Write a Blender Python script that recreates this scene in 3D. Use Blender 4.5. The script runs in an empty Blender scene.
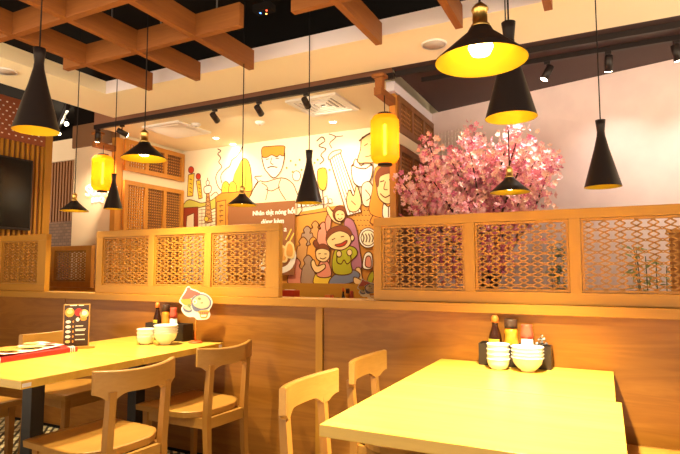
import bpy, bmesh, math, random
from mathutils import Vector, Matrix
random.seed(7)
PI = math.pi
S = bpy.context.scene
COL = S.collection

# ------------------------------------------------------------------ camera
F, YAW, PITCH, ROLL = 533.4, 0.4621, 0.0801, -0.0013
CAM = Vector((0.7929, -2.7857, 1.2047))
_f = Vector((-math.sin(YAW)*math.cos(PITCH), math.cos(YAW)*math.cos(PITCH), math.sin(PITCH)))
_r = Vector((math.cos(YAW), math.sin(YAW), 0)); _u = _r.cross(_f)
_r, _u = (math.cos(ROLL)*_r+math.sin(ROLL)*_u), (-math.sin(ROLL)*_r+math.cos(ROLL)*_u)
cd = bpy.data.cameras.new('camera'); cam = bpy.data.objects.new('camera', cd); COL.objects.link(cam)
cd.sensor_width = 36; cd.lens = F/680*36; cd.clip_start = .05
M = Matrix((_r, _u, -_f)).transposed().to_4x4(); M.translation = CAM
cam.matrix_world = M; S.camera = cam

def ray(px, py): return (px-340)/F*_r - (py-227)/F*_u + _f
def at(px, py, ax, v):
    """measured picture point -> point on the real plane axis = v"""
    d = ray(px, py); i = 'XYZ'.index(ax); return CAM + d*((v-CAM[i])/d[i])
def far(px, py, d): return CAM + ray(px, py)*d

# ------------------------------------------------------------------ materials
def mat(name, col, rough=.5, metal=0, spec=.5, emit=0, ecol=None, coat=0):
    m = bpy.data.materials.new(name); m.use_nodes = True
    b = m.node_tree.nodes['Principled BSDF']
    b.inputs['Base Color'].default_value = (*col, 1); b.inputs['Roughness'].default_value = rough
    b.inputs['Metallic'].default_value = metal; b.inputs['Specular IOR Level'].default_value = spec
    if emit:
        b.inputs['Emission Color'].default_value = (*(ecol or col), 1); b.inputs['Emission Strength'].default_value = emit
    if coat: b.inputs['Coat Weight'].default_value = coat
    return m
def noisy(name, c1, c2, scale=8, rough=.7, bump=0, detail=4, spec=.4):
    m = mat(name, c1, rough, spec=spec); nt = m.node_tree; N = nt.nodes; L = nt.links; b = N['Principled BSDF']
    tc = N.new('ShaderNodeTexCoord'); n = N.new('ShaderNodeTexNoise'); n.inputs['Scale'].default_value = scale; n.inputs['Detail'].default_value = detail
    r = N.new('ShaderNodeValToRGB'); r.color_ramp.elements[0].position = .35; r.color_ramp.elements[1].position = .65
    r.color_ramp.elements[0].color = (*c1, 1); r.color_ramp.elements[1].color = (*c2, 1)
    L.new(tc.outputs['Object'], n.inputs['Vector']); L.new(n.outputs['Fac'], r.inputs['Fac']); L.new(r.outputs['Color'], b.inputs['Base Color'])
    if bump:
        bp = N.new('ShaderNodeBump'); bp.inputs['Strength'].default_value = bump; bp.inputs['Distance'].default_value = .01
        L.new(n.outputs['Fac'], bp.inputs['Height']); L.new(bp.outputs['Normal'], b.inputs['Normal'])
    return m
def wood(name, c1, c2, axis='X', stretch=.09, scale=14, rough=.4, spec=.4, fine=.35, cathedral=0):
    m = mat(name, c1, rough, spec=spec); nt = m.node_tree; N = nt.nodes; L = nt.links; b = N['Principled BSDF']
    tc = N.new('ShaderNodeTexCoord'); mp = N.new('ShaderNodeMapping')
    mp.inputs['Scale'].default_value = [stretch if a == axis else 1 for a in 'XYZ']
    L.new(tc.outputs['Object'], mp.inputs['Vector'])
    n = N.new('ShaderNodeTexNoise'); n.inputs['Scale'].default_value = scale; n.inputs['Detail'].default_value = 5; n.inputs['Distortion'].default_value = .6+cathedral
    n2 = N.new('ShaderNodeTexNoise'); n2.inputs['Scale'].default_value = scale*9; n2.inputs['Detail'].default_value = 2
    L.new(mp.outputs['Vector'], n.inputs['Vector']); L.new(mp.outputs['Vector'], n2.inputs['Vector'])
    mx = N.new('ShaderNodeMix'); mx.data_type = 'FLOAT'; mx.inputs['Factor'].default_value = fine
    L.new(n.outputs['Fac'], mx.inputs['A']); L.new(n2.outputs['Fac'], mx.inputs['B'])
    fac = mx.outputs['Result']
    if cathedral:
        mm = N.new('ShaderNodeMath'); mm.operation = 'MULTIPLY'; mm.inputs[1].default_value = 9; L.new(n.outputs['Fac'], mm.inputs[0])
        fr = N.new('ShaderNodeMath'); fr.operation = 'PINGPONG'; fr.inputs[1].default_value = 1; L.new(mm.outputs[0], fr.inputs[0])
        m2 = N.new('ShaderNodeMix'); m2.data_type = 'FLOAT'; m2.inputs['Factor'].default_value = .35
        L.new(fac, m2.inputs['A']); L.new(fr.outputs[0], m2.inputs['B']); fac = m2.outputs['Result']
    r = N.new('ShaderNodeValToRGB'); r.color_ramp.elements[0].position = .3; r.color_ramp.elements[1].position = .7
    r.color_ramp.elements[0].color = (*c1, 1); r.color_ramp.elements[1].color = (*c2, 1)
    L.new(fac, r.inputs['Fac']); L.new(r.outputs['Color'], b.inputs['Base Color'])
    return m

W_PANEL = wood('panel_veneer', (.28, .104, .014), (.35, .138, .020), 'X', .10, 9, .38, .35, .4, 1.2)
W_TRIM = wood('trim_oak', (.42, .185, .018), (.50, .235, .027), 'X', .06, 14, .4)
W_TRIMV = wood('trim_oak_upright', (.42, .185, .018), (.50, .235, .027), 'Z', .06, 14, .4)
W_LAT = mat('lattice_wood', (.42, .18, .018), .5)
W_TABLE = wood('table_oak', (.66, .40, .062), (.78, .51, .095), 'X', .08, 12, .27, .5, .3)
W_CHAIR = wood('chair_ash', (.43, .20, .038), (.52, .265, .058), 'Y', .12, 13, .36, .45)
W_CHAIRV = wood('chair_ash_leg', (.38, .165, .03), (.46, .22, .046), 'Z', .1, 14, .4, .4)
W_BEAM = wood('beam_pine', (.21, .066, .014), (.30, .108, .024), 'Y', .08, 11, .55, .3)
W_BEAMX = wood('beam_pine_cross', (.21, .066, .014), (.30, .108, .024), 'X', .08, 11, .55, .3)
W_DARK = wood('brown_screen_wood', (.20, .085, .03), (.30, .13, .045), 'Z', .1, 14, .5)
W_ORANGE = wood('orange_frame_wood', (.56, .23, .035), (.66, .30, .05), 'Z', .08, 14, .45)
W_RED = mat('red_brown_board', (.28, .075, .03), .55)
W_SLATD = wood('dark_slat_wood', (.16, .06, .025), (.24, .10, .04), 'Z', .1, 14, .5)
BLACK = mat('black_powder_coat', (.018, .012, .011), .42, spec=.35)
BLACKM = mat('black_matte', (.012, .010, .010), .8, spec=.2)
STEEL = mat('black_table_steel', (.02, .016, .015), .45)
VOID = mat('black_void_paint', (.010, .007, .006), .9, spec=.1)
DCEIL = noisy('dark_brown_ceiling_paint', (.055, .030, .028), (.065, .036, .033), 3, .6)
CREAM = noisy('cream_ceiling_paint', (.95, .85, .60), (.96, .87, .62), 2, .8)
WHITEP = mat('white_fascia_paint', (.80, .72, .76), .7)
WALLC = noisy('mural_wall_paint', (.88, .80, .60), (.90, .82, .63), 2, .75)
COLC = noisy('cream_column_paint', (.80, .64, .44), (.84, .68, .48), 3, .8)
PINKW = noisy('pale_pink_plaster', (.84, .70, .68), (.89, .75, .72), 6, .85, bump=.15)
BROWNB = mat('brown_bulkhead_paint', (.24, .12, .055), .7)
GOLD = mat('gold_shade_lining', (.80, .52, .015), .45, metal=.2)
BRASS = mat('brass_socket', (.75, .47, .13), .28, metal=1)
BULB = mat('warm_bulb', (1, .8, .4), .3, emit=14, ecol=(1, .70, .28))
PORC = mat('white_porcelain', (.90, .89, .86), .18, spec=.6)
WHITE = mat('white_plastic', (.85, .84, .82), .4)
CHROME = mat('chrome', (.75, .75, .75), .18, metal=1)
SPOTL = mat('spot_lens_glow', (1, .9, .7), .3, emit=18, ecol=(1, .86, .6))
RED = mat('red_plastic', (.62, .05, .025), .35)
CRED = mat('menu_red', (.42, .02, .02), .4)
PAPER = mat('menu_paper', (.88, .84, .74), .55)

# ------------------------------------------------------------------ mesh builder
class MB:
    def __init__(s): s.bm = bmesh.new(); s.mats = []
    def mi(s, m):
        if m is None: return 0
        if m not in s.mats: s.mats.append(m)
        return s.mats.index(m)
    def absorb(s, t, m=None, mx=None):
        i = s.mi(m); vm = {}
        for v in t.verts: vm[v] = s.bm.verts.new(mx @ v.co if mx else v.co)
        for f in t.faces:
            try: g = s.bm.faces.new([vm[v] for v in f.verts]); g.material_index = i; g.smooth = f.smooth
            except ValueError: pass
        t.free(); return s
    def box(s, lo, hi, m=None, bev=0, mx=None):
        t = bmesh.new(); bmesh.ops.create_cube(t, size=1)
        lo = Vector(lo); hi = Vector(hi)
        for v in t.verts: v.co = Vector([(lo[k]+hi[k])/2+v.co[k]*(hi[k]-lo[k]) for k in range(3)])
        if bev: bmesh.ops.bevel(t, geom=t.edges[:], offset=bev, segments=2, affect='EDGES', profile=.6)
        return s.absorb(t, m, mx)
    def bar(s, a, b, w, h, m=None, up=(0, 0, 1)):
        a = Vector(a); b = Vector(b); d = (b-a).normalized(); up = Vector(up)
        x = d.cross(up).normalized(); y = x.cross(d); i = s.mi(m)
        vs = [s.bm.verts.new(p+x*sx*w/2+y*sy*h/2) for p in (a, b) for sx, sy in ((-1, -1), (1, -1), (1, 1), (-1, 1))]
        for q in ((3, 2, 1, 0), (4, 5, 6, 7), (0, 1, 5, 4), (1, 2, 6, 5), (2, 3, 7, 6), (3, 0, 4, 7)):
            f = s.bm.faces.new([vs[k] for k in q]); f.material_index = i
        return s
    def tube(s, pts, r, n=8, m=None, smooth=True):
        pts = [Vector(p) for p in pts]; i = s.mi(m); rings = []
        rr = r if isinstance(r, (list, tuple)) else [r]*len(pts)
        for k, p in enumerate(pts):
            d = (pts[min(k+1, len(pts)-1)]-pts[max(k-1, 0)]).normalized()
            up = Vector((0, 0, 1)) if abs(d.z) < .9 else Vector((1, 0, 0))
            x = d.cross(up).normalized(); y = x.cross(d)
            rings.append([s.bm.verts.new(p+(x*math.cos(a)+y*math.sin(a))*rr[k]) for a in [2*PI*j/n for j in range(n)]])
        for k in range(len(rings)-1):
            for j in range(n):
                f = s.bm.faces.new([rings[k][j], rings[k][(j+1) % n], rings[k+1][(j+1) % n], rings[k+1][j]]); f.material_index = i; f.smooth = smooth
        for rg in (rings[0][::-1], rings[-1]):
            f = s.bm.faces.new(rg); f.material_index = i
        return s
    def lathe(s, prof, c=(0, 0, 0), n=32, m=None, smooth=True):
        i = s.mi(m); c = Vector(c); rings = []
        for r, z in prof:
            if r < 1e-5: rings.append([s.bm.verts.new(c+Vector((0, 0, z)))])
            else: rings.append([s.bm.verts.new(c+Vector((r*math.cos(2*PI*j/n), r*math.sin(2*PI*j/n), z))) for j in range(n)])
        for a, b in zip(rings, rings[1:]):
            for j in range(n):
                q = [a[j % len(a)], a[(j+1) % len(a)], b[(j+1) % len(b)], b[j % len(b)]]
                u = []
                for v in q:
                    if v not in u: u.append(v)
                if len(u) > 2:
                    try: f = s.bm.faces.new(u); f.material_index = i; f.smooth = smooth
                    except ValueError: pass
        return s
    def prism(s, poly, o, ex, ey, depth, m=None, smooth=False):
        """flat outline in the plane o + u*ex + v*ey, extruded by the vector depth"""
        o = Vector(o); ex = Vector(ex); ey = Vector(ey); depth = Vector(depth); i = s.mi(m)
        a = [s.bm.verts.new(o+ex*u+ey*v) for u, v in poly]; b = [s.bm.verts.new(w.co+depth) for w in a]
        n = len(a)
        for f in (a, b[::-1]):
            g = s.bm.faces.new(f); g.material_index = i
        for k in range(n):
            g = s.bm.faces.new([a[k], b[k], b[(k+1) % n], a[(k+1) % n]]); g.material_index = i; g.smooth = smooth
        return s
    def build(s, name, m, parent=None, loc=None, hide_tri=False):
        bmesh.ops.recalc_face_normals(s.bm, faces=s.bm.faces[:])
        big = [f for f in s.bm.faces if len(f.verts) > 4]
        if big: bmesh.ops.triangulate(s.bm, faces=big)
        me = bpy.data.meshes.new(name); s.bm.to_mesh(me); s.bm.free()
        for k in (s.mats or [m]): me.materials.append(k if k else m)
        o = bpy.data.objects.new(name, me); COL.objects.link(o)
        if parent: o.parent = parent
        if loc: o.location = loc
        return o

def tag(o, label=None, cat=None, group=None, kind=None):
    if label: o['label'] = label
    if cat: o['category'] = cat
    if group: o['group'] = group
    if kind: o['kind'] = kind
    return o
def thing(name, label, cat, loc=(0, 0, 0), rotz=0, group=None):
    o = bpy.data.objects.new(name, None); COL.objects.link(o); o.empty_display_size = .1
    o.location = loc; o.rotation_euler = (0, 0, rotz); return tag(o, label, cat, group)
def struct(o): o['kind'] = 'structure'; return o
def copy_tree(o, parent=None):
    c = o.copy(); COL.objects.link(c)
    if parent: c.parent = parent
    for ch in list(o.children): copy_tree(ch, c)
    return c
def clone(o, loc, rotz=0, label=None, group=None):
    c = copy_tree(o); c.location = loc; c.rotation_euler = (0, 0, rotz)
    if label: c['label'] = label
    if group: c['group'] = group
    return c
def sbox(name, lo, hi, m, bev=0): return struct(MB().box(lo, hi, bev=bev).build(name, m))
def smooth_loop(pts, k=5):
    n = len(pts); out = []
    for i in range(n):
        p0, p1, p2, p3 = pts[i-1], pts[i], pts[(i+1) % n], pts[(i+2) % n]
        for j in range(k):
            t = j/k; out.append(tuple(.5*(2*p1[a]+(p2[a]-p0[a])*t+(2*p0[a]-5*p1[a]+4*p2[a]-p3[a])*t*t+(3*p1[a]-p0[a]-3*p2[a]+p3[a])*t**3) for a in (0, 1)))
    return out
def smooth_path(pts, k=4):
    if len(pts) < 3: return list(pts)
    q = [pts[0]]+list(pts)+[pts[-1]]; out = []
    for i in range(1, len(q)-2):
        p0, p1, p2, p3 = q[i-1:i+3]
        for j in range(k):
            t = j/k; out.append(tuple(.5*(2*p1[a]+(p2[a]-p0[a])*t+(2*p0[a]-5*p1[a]+4*p2[a]-p3[a])*t*t+(3*p1[a]-p0[a]-3*p2[a]+p3[a])*t**3) for a in (0, 1)))
    return out+[pts[-1]]
def text_bm(txt, size, mb, mx, m, depth=.002, bold=.0, align='CENTER'):
    if bold:
        for dx, dy in ((-1, 0), (1, .4), (0, -.6), (.5, .8)): text_bm(txt, size, mb, mx @ Matrix.Translation((dx*bold, dy*bold, (dx+dy)*.0002)), m, depth)
        return
    cu = bpy.data.curves.new('t', 'FONT'); cu.body = txt; cu.size = size; cu.extrude = depth; cu.offset = bold; cu.align_x = align; cu.resolution_u = 3
    o = bpy.data.objects.new('t', cu); COL.objects.link(o); bpy.context.view_layer.update()
    me = bpy.data.meshes.new_from_object(o.evaluated_get(bpy.context.evaluated_depsgraph_get()))
    t = bmesh.new(); t.from_mesh(me); mb.absorb(t, m, mx)
    bpy.data.objects.remove(o); bpy.data.curves.remove(cu); bpy.data.meshes.remove(me)
def light(name, kind, loc, power, col=(1, .81, .44), size=.03, parent=None, spot=None, aim=None, blend=1.0):
    l = bpy.data.lights.new(name, kind); l.energy = power; l.color = col
    if kind in ('POINT', 'SPOT'): l.shadow_soft_size = size
    if kind == 'SPOT': l.spot_size = spot; l.spot_blend = blend
    o = bpy.data.objects.new(name, l); COL.objects.link(o); o.location = loc
    if parent: o.parent = parent
    if aim is not None: o.rotation_euler = (Vector(aim)-Vector(loc)).to_track_quat('-Z', 'Y').to_euler()
    return o

# ------------------------------------------------------------------ setting
def floor_mat():
    m = mat('patterned_floor_tile', (.5, .4, .3), .35); nt = m.node_tree; N = nt.nodes; L = nt.links; b = N['Principled BSDF']
    tc = N.new('ShaderNodeTexCoord'); mp = N.new('ShaderNodeMapping'); mp.inputs['Scale'].default_value = (9, 9, 9); mp.inputs['Rotation'].default_value = (0, 0, .78)
    br = N.new('ShaderNodeTexBrick'); br.inputs['Color1'].default_value = (.72, .62, .42, 1); br.inputs['Color2'].default_value = (.66, .55, .36, 1)
    br.inputs['Mortar'].default_value = (.02, .015, .012, 1); br.inputs['Mortar Size'].default_value = .09; br.inputs['Scale'].default_value = 1; br.inputs['Brick Width'].default_value = .9; br.inputs['Row Height'].default_value = .42
    L.new(tc.outputs['Object'], mp.inputs['Vector']); L.new(mp.outputs['Vector'], br.inputs['Vector']); L.new(br.outputs['Color'], b.inputs['Base Color'])
    return m
sbox('floor', (-7.5, -3.6, -.1), (4, 2.5, 0), floor_mat())
sbox('floor_platform', (-3.9, 1.0, 0.0005), (-.70, 2.29, .1), W_PANEL)
# ceiling: dark open void, cream dropped ring, alcove ceiling
sbox('ceiling', (-7.5, -3.6, 3.2), (4, 2.5, 3.3), VOID)
ring = MB().box((-3.5, .3, 2.7), (4, .83, 2.81), CREAM).box((-3.5, -3.6, 2.7), (-2.97, .2995, 2.81), CREAM)
ring.box((-2.969, .296, 2.701), (4, .2995, 2.809), WHITEP)
struct(ring.build('ceiling_ring', CREAM))
sbox('ceiling_alcove', (-3.94, .97, 2.7), (-.73, 2.3, 2.9), CREAM)
sbox('ceiling_slot', (-3.94, .831, 2.9), (-.6, .969, 2.95), DCEIL)
sbox('trim_1', (-3.94, .962, 2.702), (-.62, .9695, 2.898), mat('brown_slot_face', (.30, .13, .07), .6))
struct(MB().prism([(-.59, .835), (4, .835), (4, 2.4), (-.59, 2.4)], (0, 0, 2.7055), (1, 0, 0), (0, 1, 0), (0, 0, .05)).build('ceiling_dark', DCEIL))
# walls
sbox('wall_back', (-4.0, 2.3, 0), (-.6, 2.42, 2.95), WALLC)
sbox('trim_2', (-3.93, 2.27, .1), (-.74, 2.299, 1.06), W_TRIM)
sbox('wall_left', (-4.03, 1.37, 0), (-3.96, 2.299, 2.9), WALLC)
rw = MB().box((-.73, 1.10, 2.62), (-.66, 2.299, 2.70), WHITEP).box((-.73, 1.16, 0), (-.68, 2.299, 2.6199), W_DARK).box((-.6799, 1.16, 2.22), (-.662, 2.299, 2.31), CREAM)
struct(rw.build('wall_alcove', W_DARK))
a = Vector((-.655, 2.12, 0)); b = Vector((4, .87, 0)); n = Vector((b.y-a.y, a.x-b.x, 0)).normalized()*-.1
struct(MB().prism([(a.x, a.y), (b.x, b.y), (b.x+n.x, b.y+n.y), (a.x+n.x, a.y+n.y)], (0, 0, 0), (1, 0, 0), (0, 1, 0), (0, 0, 2.705)).build('wall_right', PINKW))
# far left: column, back wall with slats and brick
cl = MB().box((-4.64, 1.27, 0), (-4.031, 2.0, 2.6), COLC).box((-4.66, 1.25, 2.601), (-4.031, 2.0, 2.86), BROWNB).box((-4.655, 1.26, 2.861), (-4.031, 2.0, 3.19), VOID)
struct(cl.build('wall_column', COLC))
def brick_mat():
    m = mat('grey_brick', (.2, .12, .08), .8); nt = m.node_tree; N = nt.nodes; L = nt.links
    tc = N.new('ShaderNodeTexCoord'); mp = N.new('ShaderNodeMapping'); mp.inputs['Rotation'].default_value = (PI/2, 0, 0)
    br = N.new('ShaderNodeTexBrick'); br.inputs['Color1'].default_value = (.20, .11, .065, 1); br.inputs['Color2'].default_value = (.27, .15, .09, 1); br.inputs['Mortar'].default_value = (.10, .06, .04, 1); br.inputs['Scale'].default_value = 6
    L.new(tc.outputs['Object'], mp.inputs['Vector']); L.new(mp.outputs['Vector'], br.inputs['Vector']); L.new(br.outputs['Color'], N['Principled BSDF'].inputs['Base Color']); return m
sbox('wall_left_back', (-7.5, 2.0, 0), (-4.665, 2.1, 2.98), brick_mat())
t = thing('slatted_wall_panel', 'dark brown vertical slats on the wall left of the cream column', 'wall panel', (-5.6, 1.999, 1.86))
MB().box((-1.2, -.02, 0), (.72, 0, .82)).build('backing', W_SLATD, t)
mb = MB()
for k in range(32): mb.box((-1.19+k*.06, -.05, .0), (-1.16+k*.06, -.0201, .82))
mb.build('slats', wood('slat_brown', (.30, .13, .05), (.38, .18, .07), 'Z', .1, 14), t)
sbox('wall_left_upper', (-7.5, 2.0, 2.981), (-4.665, 2.1, 3.2), VOID)
sbox('trim_3', (-6.9, 1.95, 2.69), (-4.67, 1.999, 2.98), COLC)
# TV wall
t = thing('slatted_wall_panel', 'honey wood slatted wall carrying the black television', 'wall panel', (-5.0, 0, 0))
MB().box((-.10, -1.6, 0), (-.03, 1.20, 3.1)).build('backing', W_SLATD, t)
mb = MB()
for k in range(46): mb.box((-.03, 1.115-k*.058, 1.0), (.0, 1.141-k*.058, 2.63))
mb.build('slats', W_TRIMV, t)
MB().box((-.11, 1.15, 0), (.02, 1.235, 3.1), bev=.004).build('post', W_TRIMV, t)
MB().box((-.03, -1.6, .1), (.02, 1.149, .999)).build('base_panel', W_PANEL, t)
mb = MB().box((-.03, -1.6, 2.631), (.01, 1.149, 3.1), W_RED)
for i in range(30):
    for j in range(8):
        y = 1.10-i*.075-(j % 2)*.037; mb.box((.0101, y-.009, 2.68+j*.05), (.014, y+.009, 2.692+j*.05), PAPER)
mb.build('perforated_board', W_RED, t)
t = thing('television', 'black flat television on the honey slatted wall at left', 'television', (-4.9995, .30, 2.04))
MB().box((0, -.69, -.395), (.05, .69, .395), bev=.006).build('bezel', BLACK, t)
MB().box((.0501, -.67, -.37), (.052, .67, .375)).build('screen', mat('tv_glass', (.005, .004, .004), .2, spec=.25), t)
MB().box((.0, -.66, -.412), (.04, -.1, -.3951)).build('sound_bar', WHITE, t)

# ------------------------------------------------------------------ low partition
PT = thing('low_partition', 'honey wood waist high booth partition with a flat ledge', 'partition', (0, 0, 0))
XS = [-5.2, -2.985, -.755, 1.9]
for k in range(3):
    MB().box((XS[k]+(.05 if k == 2 else .004), .006, .02), (XS[k+1]-.004, .12, .985), bev=.002).build('panel', W_PANEL, PT)
MB().box((-.755, -.004, .02), (-.709, .05, .985), bev=.002).build('batten', W_TRIMV, PT)
MB().box((-5.2, .012, .02), (1.9, .11, .98)).build('core', BLACKM, PT)
MB().box((-5.2, -.03, .986), (1.9, .15, 1.034), bev=.003).build('ledge', W_TRIM, PT)
MB().box((-5.2, .004, 0), (1.9, .121, .0195)).build('plinth', BLACKM, PT)

def clip(a, b, lo, hi):
    t0, t1 = 0., 1.
    d = (b[0]-a[0], b[1]-a[1])
    for k in (0, 1):
        for s_, q in ((-d[k], a[k]-lo[k]), (d[k], hi[k]-a[k])):
            if abs(s_) < 1e-9:
                if q < 0: return None
            else:
                r = q/s_
                if s_ < 0: t0 = max(t0, r)
                else: t1 = min(t1, r)
    if t0 >= t1-1e-3: return None
    return (a[0]+d[0]*t0, a[1]+d[1]*t0), (a[0]+d[0]*t1, a[1]+d[1]*t1)
def lattice(x0, x1, z0, z1, y0=.014, y1=.026, px=.0673, pz=.0535, w=.0066):
    mb = MB(); nx = int((x1-x0)/px)+2; nz = int((z1-z0)/pz)+2; ox = x0+px*.84; oz = z0+pz*.35
    rr = .0062
    for i in range(-1, nx):
        for j in range(-1, nz):
            cx = ox+i*px; cz = oz+j*pz; h = px/2; q = pz*.235
            segs = []
            for sx in (-1, 1):
                for sz in (-1, 1):
                    segs.append(((cx+sx*rr*.9, cz+sz*rr*.3), (cx+sx*h, cz+sz*q)))
                    segs.append(((cx+sx*h, cz+sz*q), (cx+sx*h*.31, cz+sz*pz/2)))
            for A, B in segs:
                c = clip(A, B, (x0, z0), (x1, z1))
                if c: mb.bar((c[0][0], (y0+y1)/2, c[0][1]), (c[1][0], (y0+y1)/2, c[1][1]), y1-y0, w, up=(0, 0, 1)) if False else mb.bar((c[0][0], (y0+y1)/2, c[0][1]), (c[1][0], (y0+y1)/2, c[1][1]), w, y1-y0, up=(0, 1, 0))
            if x0+rr < cx < x1-rr and z0+rr < cz < z1-rr:
                n = 8
                for k in range(n):
                    a0 = 2*PI*k/n; a1 = 2*PI*(k+1)/n
                    mb.bar((cx+rr*math.cos(a0), (y0+y1)/2, cz+rr*.8*math.sin(a0)), (cx+rr*math.cos(a1), (y0+y1)/2, cz+rr*.8*math.sin(a1)), w*.7, y1-y0, up=(0, 1, 0))
    return mb
def screen(label, x0, x1, stiles, z0=1.0345, z1=1.497, Y=.0, bot=.06, top=.048, group=None, Ms=(None, None)):
    """stiles: list of (left,right) x of the uprights, the ends included"""
    t = thing('lattice_screen', label, 'screen', (x0, Y, z0), 0, group)
    mh, mv = Ms[0] or W_TRIM, Ms[1] or W_TRIMV; H = z1-z0
    MB().box((0, 0, H-top), (x1-x0, .045, H), bev=.002).build('top_rail', mh, t)
    MB().box((0, 0, 0), (x1-x0, .045, bot), bev=.002).build('bottom_rail', mh, t)
    for a_, b_ in stiles: MB().box((a_-x0, .0008, bot), (b_-x0, .0442, H-top), bev=.0015).build('stile', mv, t)
    for s0, s1 in zip(stiles, stiles[1:]):
        lo, hi = s0[1]-x0, s1[0]-x0
        if hi-lo < .1: continue
        lt = lattice(lo+.012, hi-.012, bot+.012, H-top-.012)
        k_ = .013; e_ = .0018
        for A, B in (((lo+e_, .010, bot+e_), (lo+k_, .036, H-top-e_)), ((hi-k_, .010, bot+e_), (hi-e_, .036, H-top-e_)), ((lo+k_+.0001, .010, bot+e_), (hi-k_-.0001, .036, bot+k_)), ((lo+k_+.0001, .010, H-top-k_), (hi-k_-.0001, .036, H-top-e_))): lt.box(A, B)
        lt.build('lattice', W_LAT, t)
    return t
screen('three panel lattice screen above the left-hand table, between the two gaps in the ledge', -2.65, -1.018, [(-2.65, -2.585), (-2.115, -2.062), (-1.605, -1.552), (-1.108, -1.018)])
screen('long lattice screen behind the right-hand table, pink blossoms showing through it', -.383, 1.72, [(-.383, -.336), (.132, .184), (.635, .687), (1.14, 1.192), (1.64, 1.72)])
screen('lattice screen on the ledge in front of the television', -4.4, -3.238, [(-4.4, -4.34), (-3.872, -3.822), (-3.340, -3.238)])
# rear partition with its small screen
t = thing('low_partition', 'darker wood partition standing behind the gap, under the small screen', 'partition', (-4.2, .9, 0))
MB().box((-.45, .0, 0), (.62, .10, .98)).build('panel', W_PANEL, t)
MB().box((-.45, -.02, .98), (.62, .12, 1.03), bev=.003).build('ledge', W_ORANGE, t)
screen('small square lattice screen seen through the gap, before the cream column', -4.52, -3.86, [(-4.52, -4.44), (-3.94, -3.86)], 1.0305, 1.455, .92, .06, .045, Ms=(W_ORANGE, W_ORANGE))

# ------------------------------------------------------------------ alcove side screens
def side_screen(name, label, loc, flip, y1, panels, Mframe, lo=.12, ztop=2.6, pale=0):
    """screen in a wall running in depth; local y runs from 0 to y1, face towards +x"""
    t = thing(name, label, 'screen', loc)
    for z0, z1, nm in ((lo, 2.2, 'lower_frame'), (2.31, ztop, 'upper_frame')):
        mb = MB().box((0, 0, z1-.05), (.035, y1, z1)).box((0, 0, z0), (.035, y1, z0+.05))
        for k in range(panels+1):
            y = k*(y1-.05)/panels; mb.box((0.0005, y, z0+.05), (.0345, y+.05, z1-.05))
        mb.build(nm, Mframe, t)
        for k in range(panels):
            a_ = k*(y1-.05)/panels+.05; b_ = (k+1)*(y1-.05)/panels
            p = MB().box((.001, a_, z0+.05), (.006, b_, z1-.05), PAPER if k < pale else W_DARK)
            ny = max(2, int((b_-a_)/.032)); nz = int((z1-z0-.1)/.032)
            for i in range(1, ny): yy = a_+(b_-a_)*i/ny; p.box((.0061, yy-.007, z0+.05), (.02, yy+.007, z1-.05), W_ORANGE if k < pale else W_DARK)
            for j in range(1, nz): zz = z0+.05+(z1-z0-.1)*j/nz; p.box((.0062, a_, zz-.007), (.017, b_, zz+.007), W_ORANGE)
            p.build('grid_panel', W_DARK, t)
    return t
side_screen('wall_screen', 'orange framed grid screen on the alcove wall left of the mural', (-3.9595, 1.37, 0), 1, .92, 3, W_ORANGE, ztop=2.66, pale=1)
side_screen('wall_screen', 'brown grid screen on the wall beside the blossom tree', (-.6755, 1.16, 0), 1, 1.0, 3, W_DARK)
# alcove posts with the lantern brackets
def post(label, x0, x1, y0, y1, ztop, by, bx):
    t = thing('wooden_post', label, 'post', ((x0+x1)/2, (y0+y1)/2, 0)); w = (x1-x0)/2; d = (y1-y0)/2
    MB().box((-w, -d, 0), (w, d, ztop), bev=.004).build('shaft', W_ORANGE, t)
    MB().box((-.03, -by-d, 2.50), (.03, -d-.0005, 2.56), bev=.003).build('bracket_arm', W_BEAM, t)
    mb = MB().box((-.03, -by-d+.02, 2.5605), (.03, -by-d+.07, 2.64), bev=.003).box((-.05, -by-d, 2.6405), (.05, -by-d+.09, 2.665), bev=.003)
    mb.build('bracket_head', W_BEAM, t)
post('orange wood post with lantern bracket at the right end of the mural', -.705, -.655, 1.10, 1.155, 2.60, .30, 0)
post('orange wood post with lantern bracket beside the cream column', -4.03, -3.955, 1.27, 1.365, 2.66, .26, 0)

# ------------------------------------------------------------------ beam grids
RODM = mat('grey_rod', (.1, .09, .085), .5)
def grid(label, xs, crosses, y_end):
    t = thing('ceiling_beam_grid', label, 'ceiling beams', (0, 0, 2.62))
    for x in xs:
        b_ = MB().box((x-.022, -2.4, 0), (x+.022, y_end, .14), bev=.002).build('beam', W_BEAM, t)
        for y in (-.15, -1.1, -2.0): MB().tube([(x, y, .141), (x, y, .578)], .006, 6).build('hanger_rod', RODM, b_)
    for y in (-.35, -.86, -1.37, -1.88):
        for c0, c1 in crosses: MB().box((c0, y-.022, .0005), (c1, y+.022, .1395), bev=.002).build('cross_beam', W_BEAMX, t)
h = .0225
grid('grid of orange pine beams hanging over the left-hand table', [-2.385, -1.90, -1.412], [(-2.6, -2.385-h), (-2.385+h, -1.90-h), (-1.90+h, -1.412-h), (-1.412+h, -1.06)], .235)
grid('pine beam grid hanging over the right-hand table, behind the large pendants', [-.442, .068, .56, 1.05], [(-.71, -.442-h), (-.442+h, .068-h), (.068+h, .56-h), (.56+h, 1.05-h)], .25)
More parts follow.
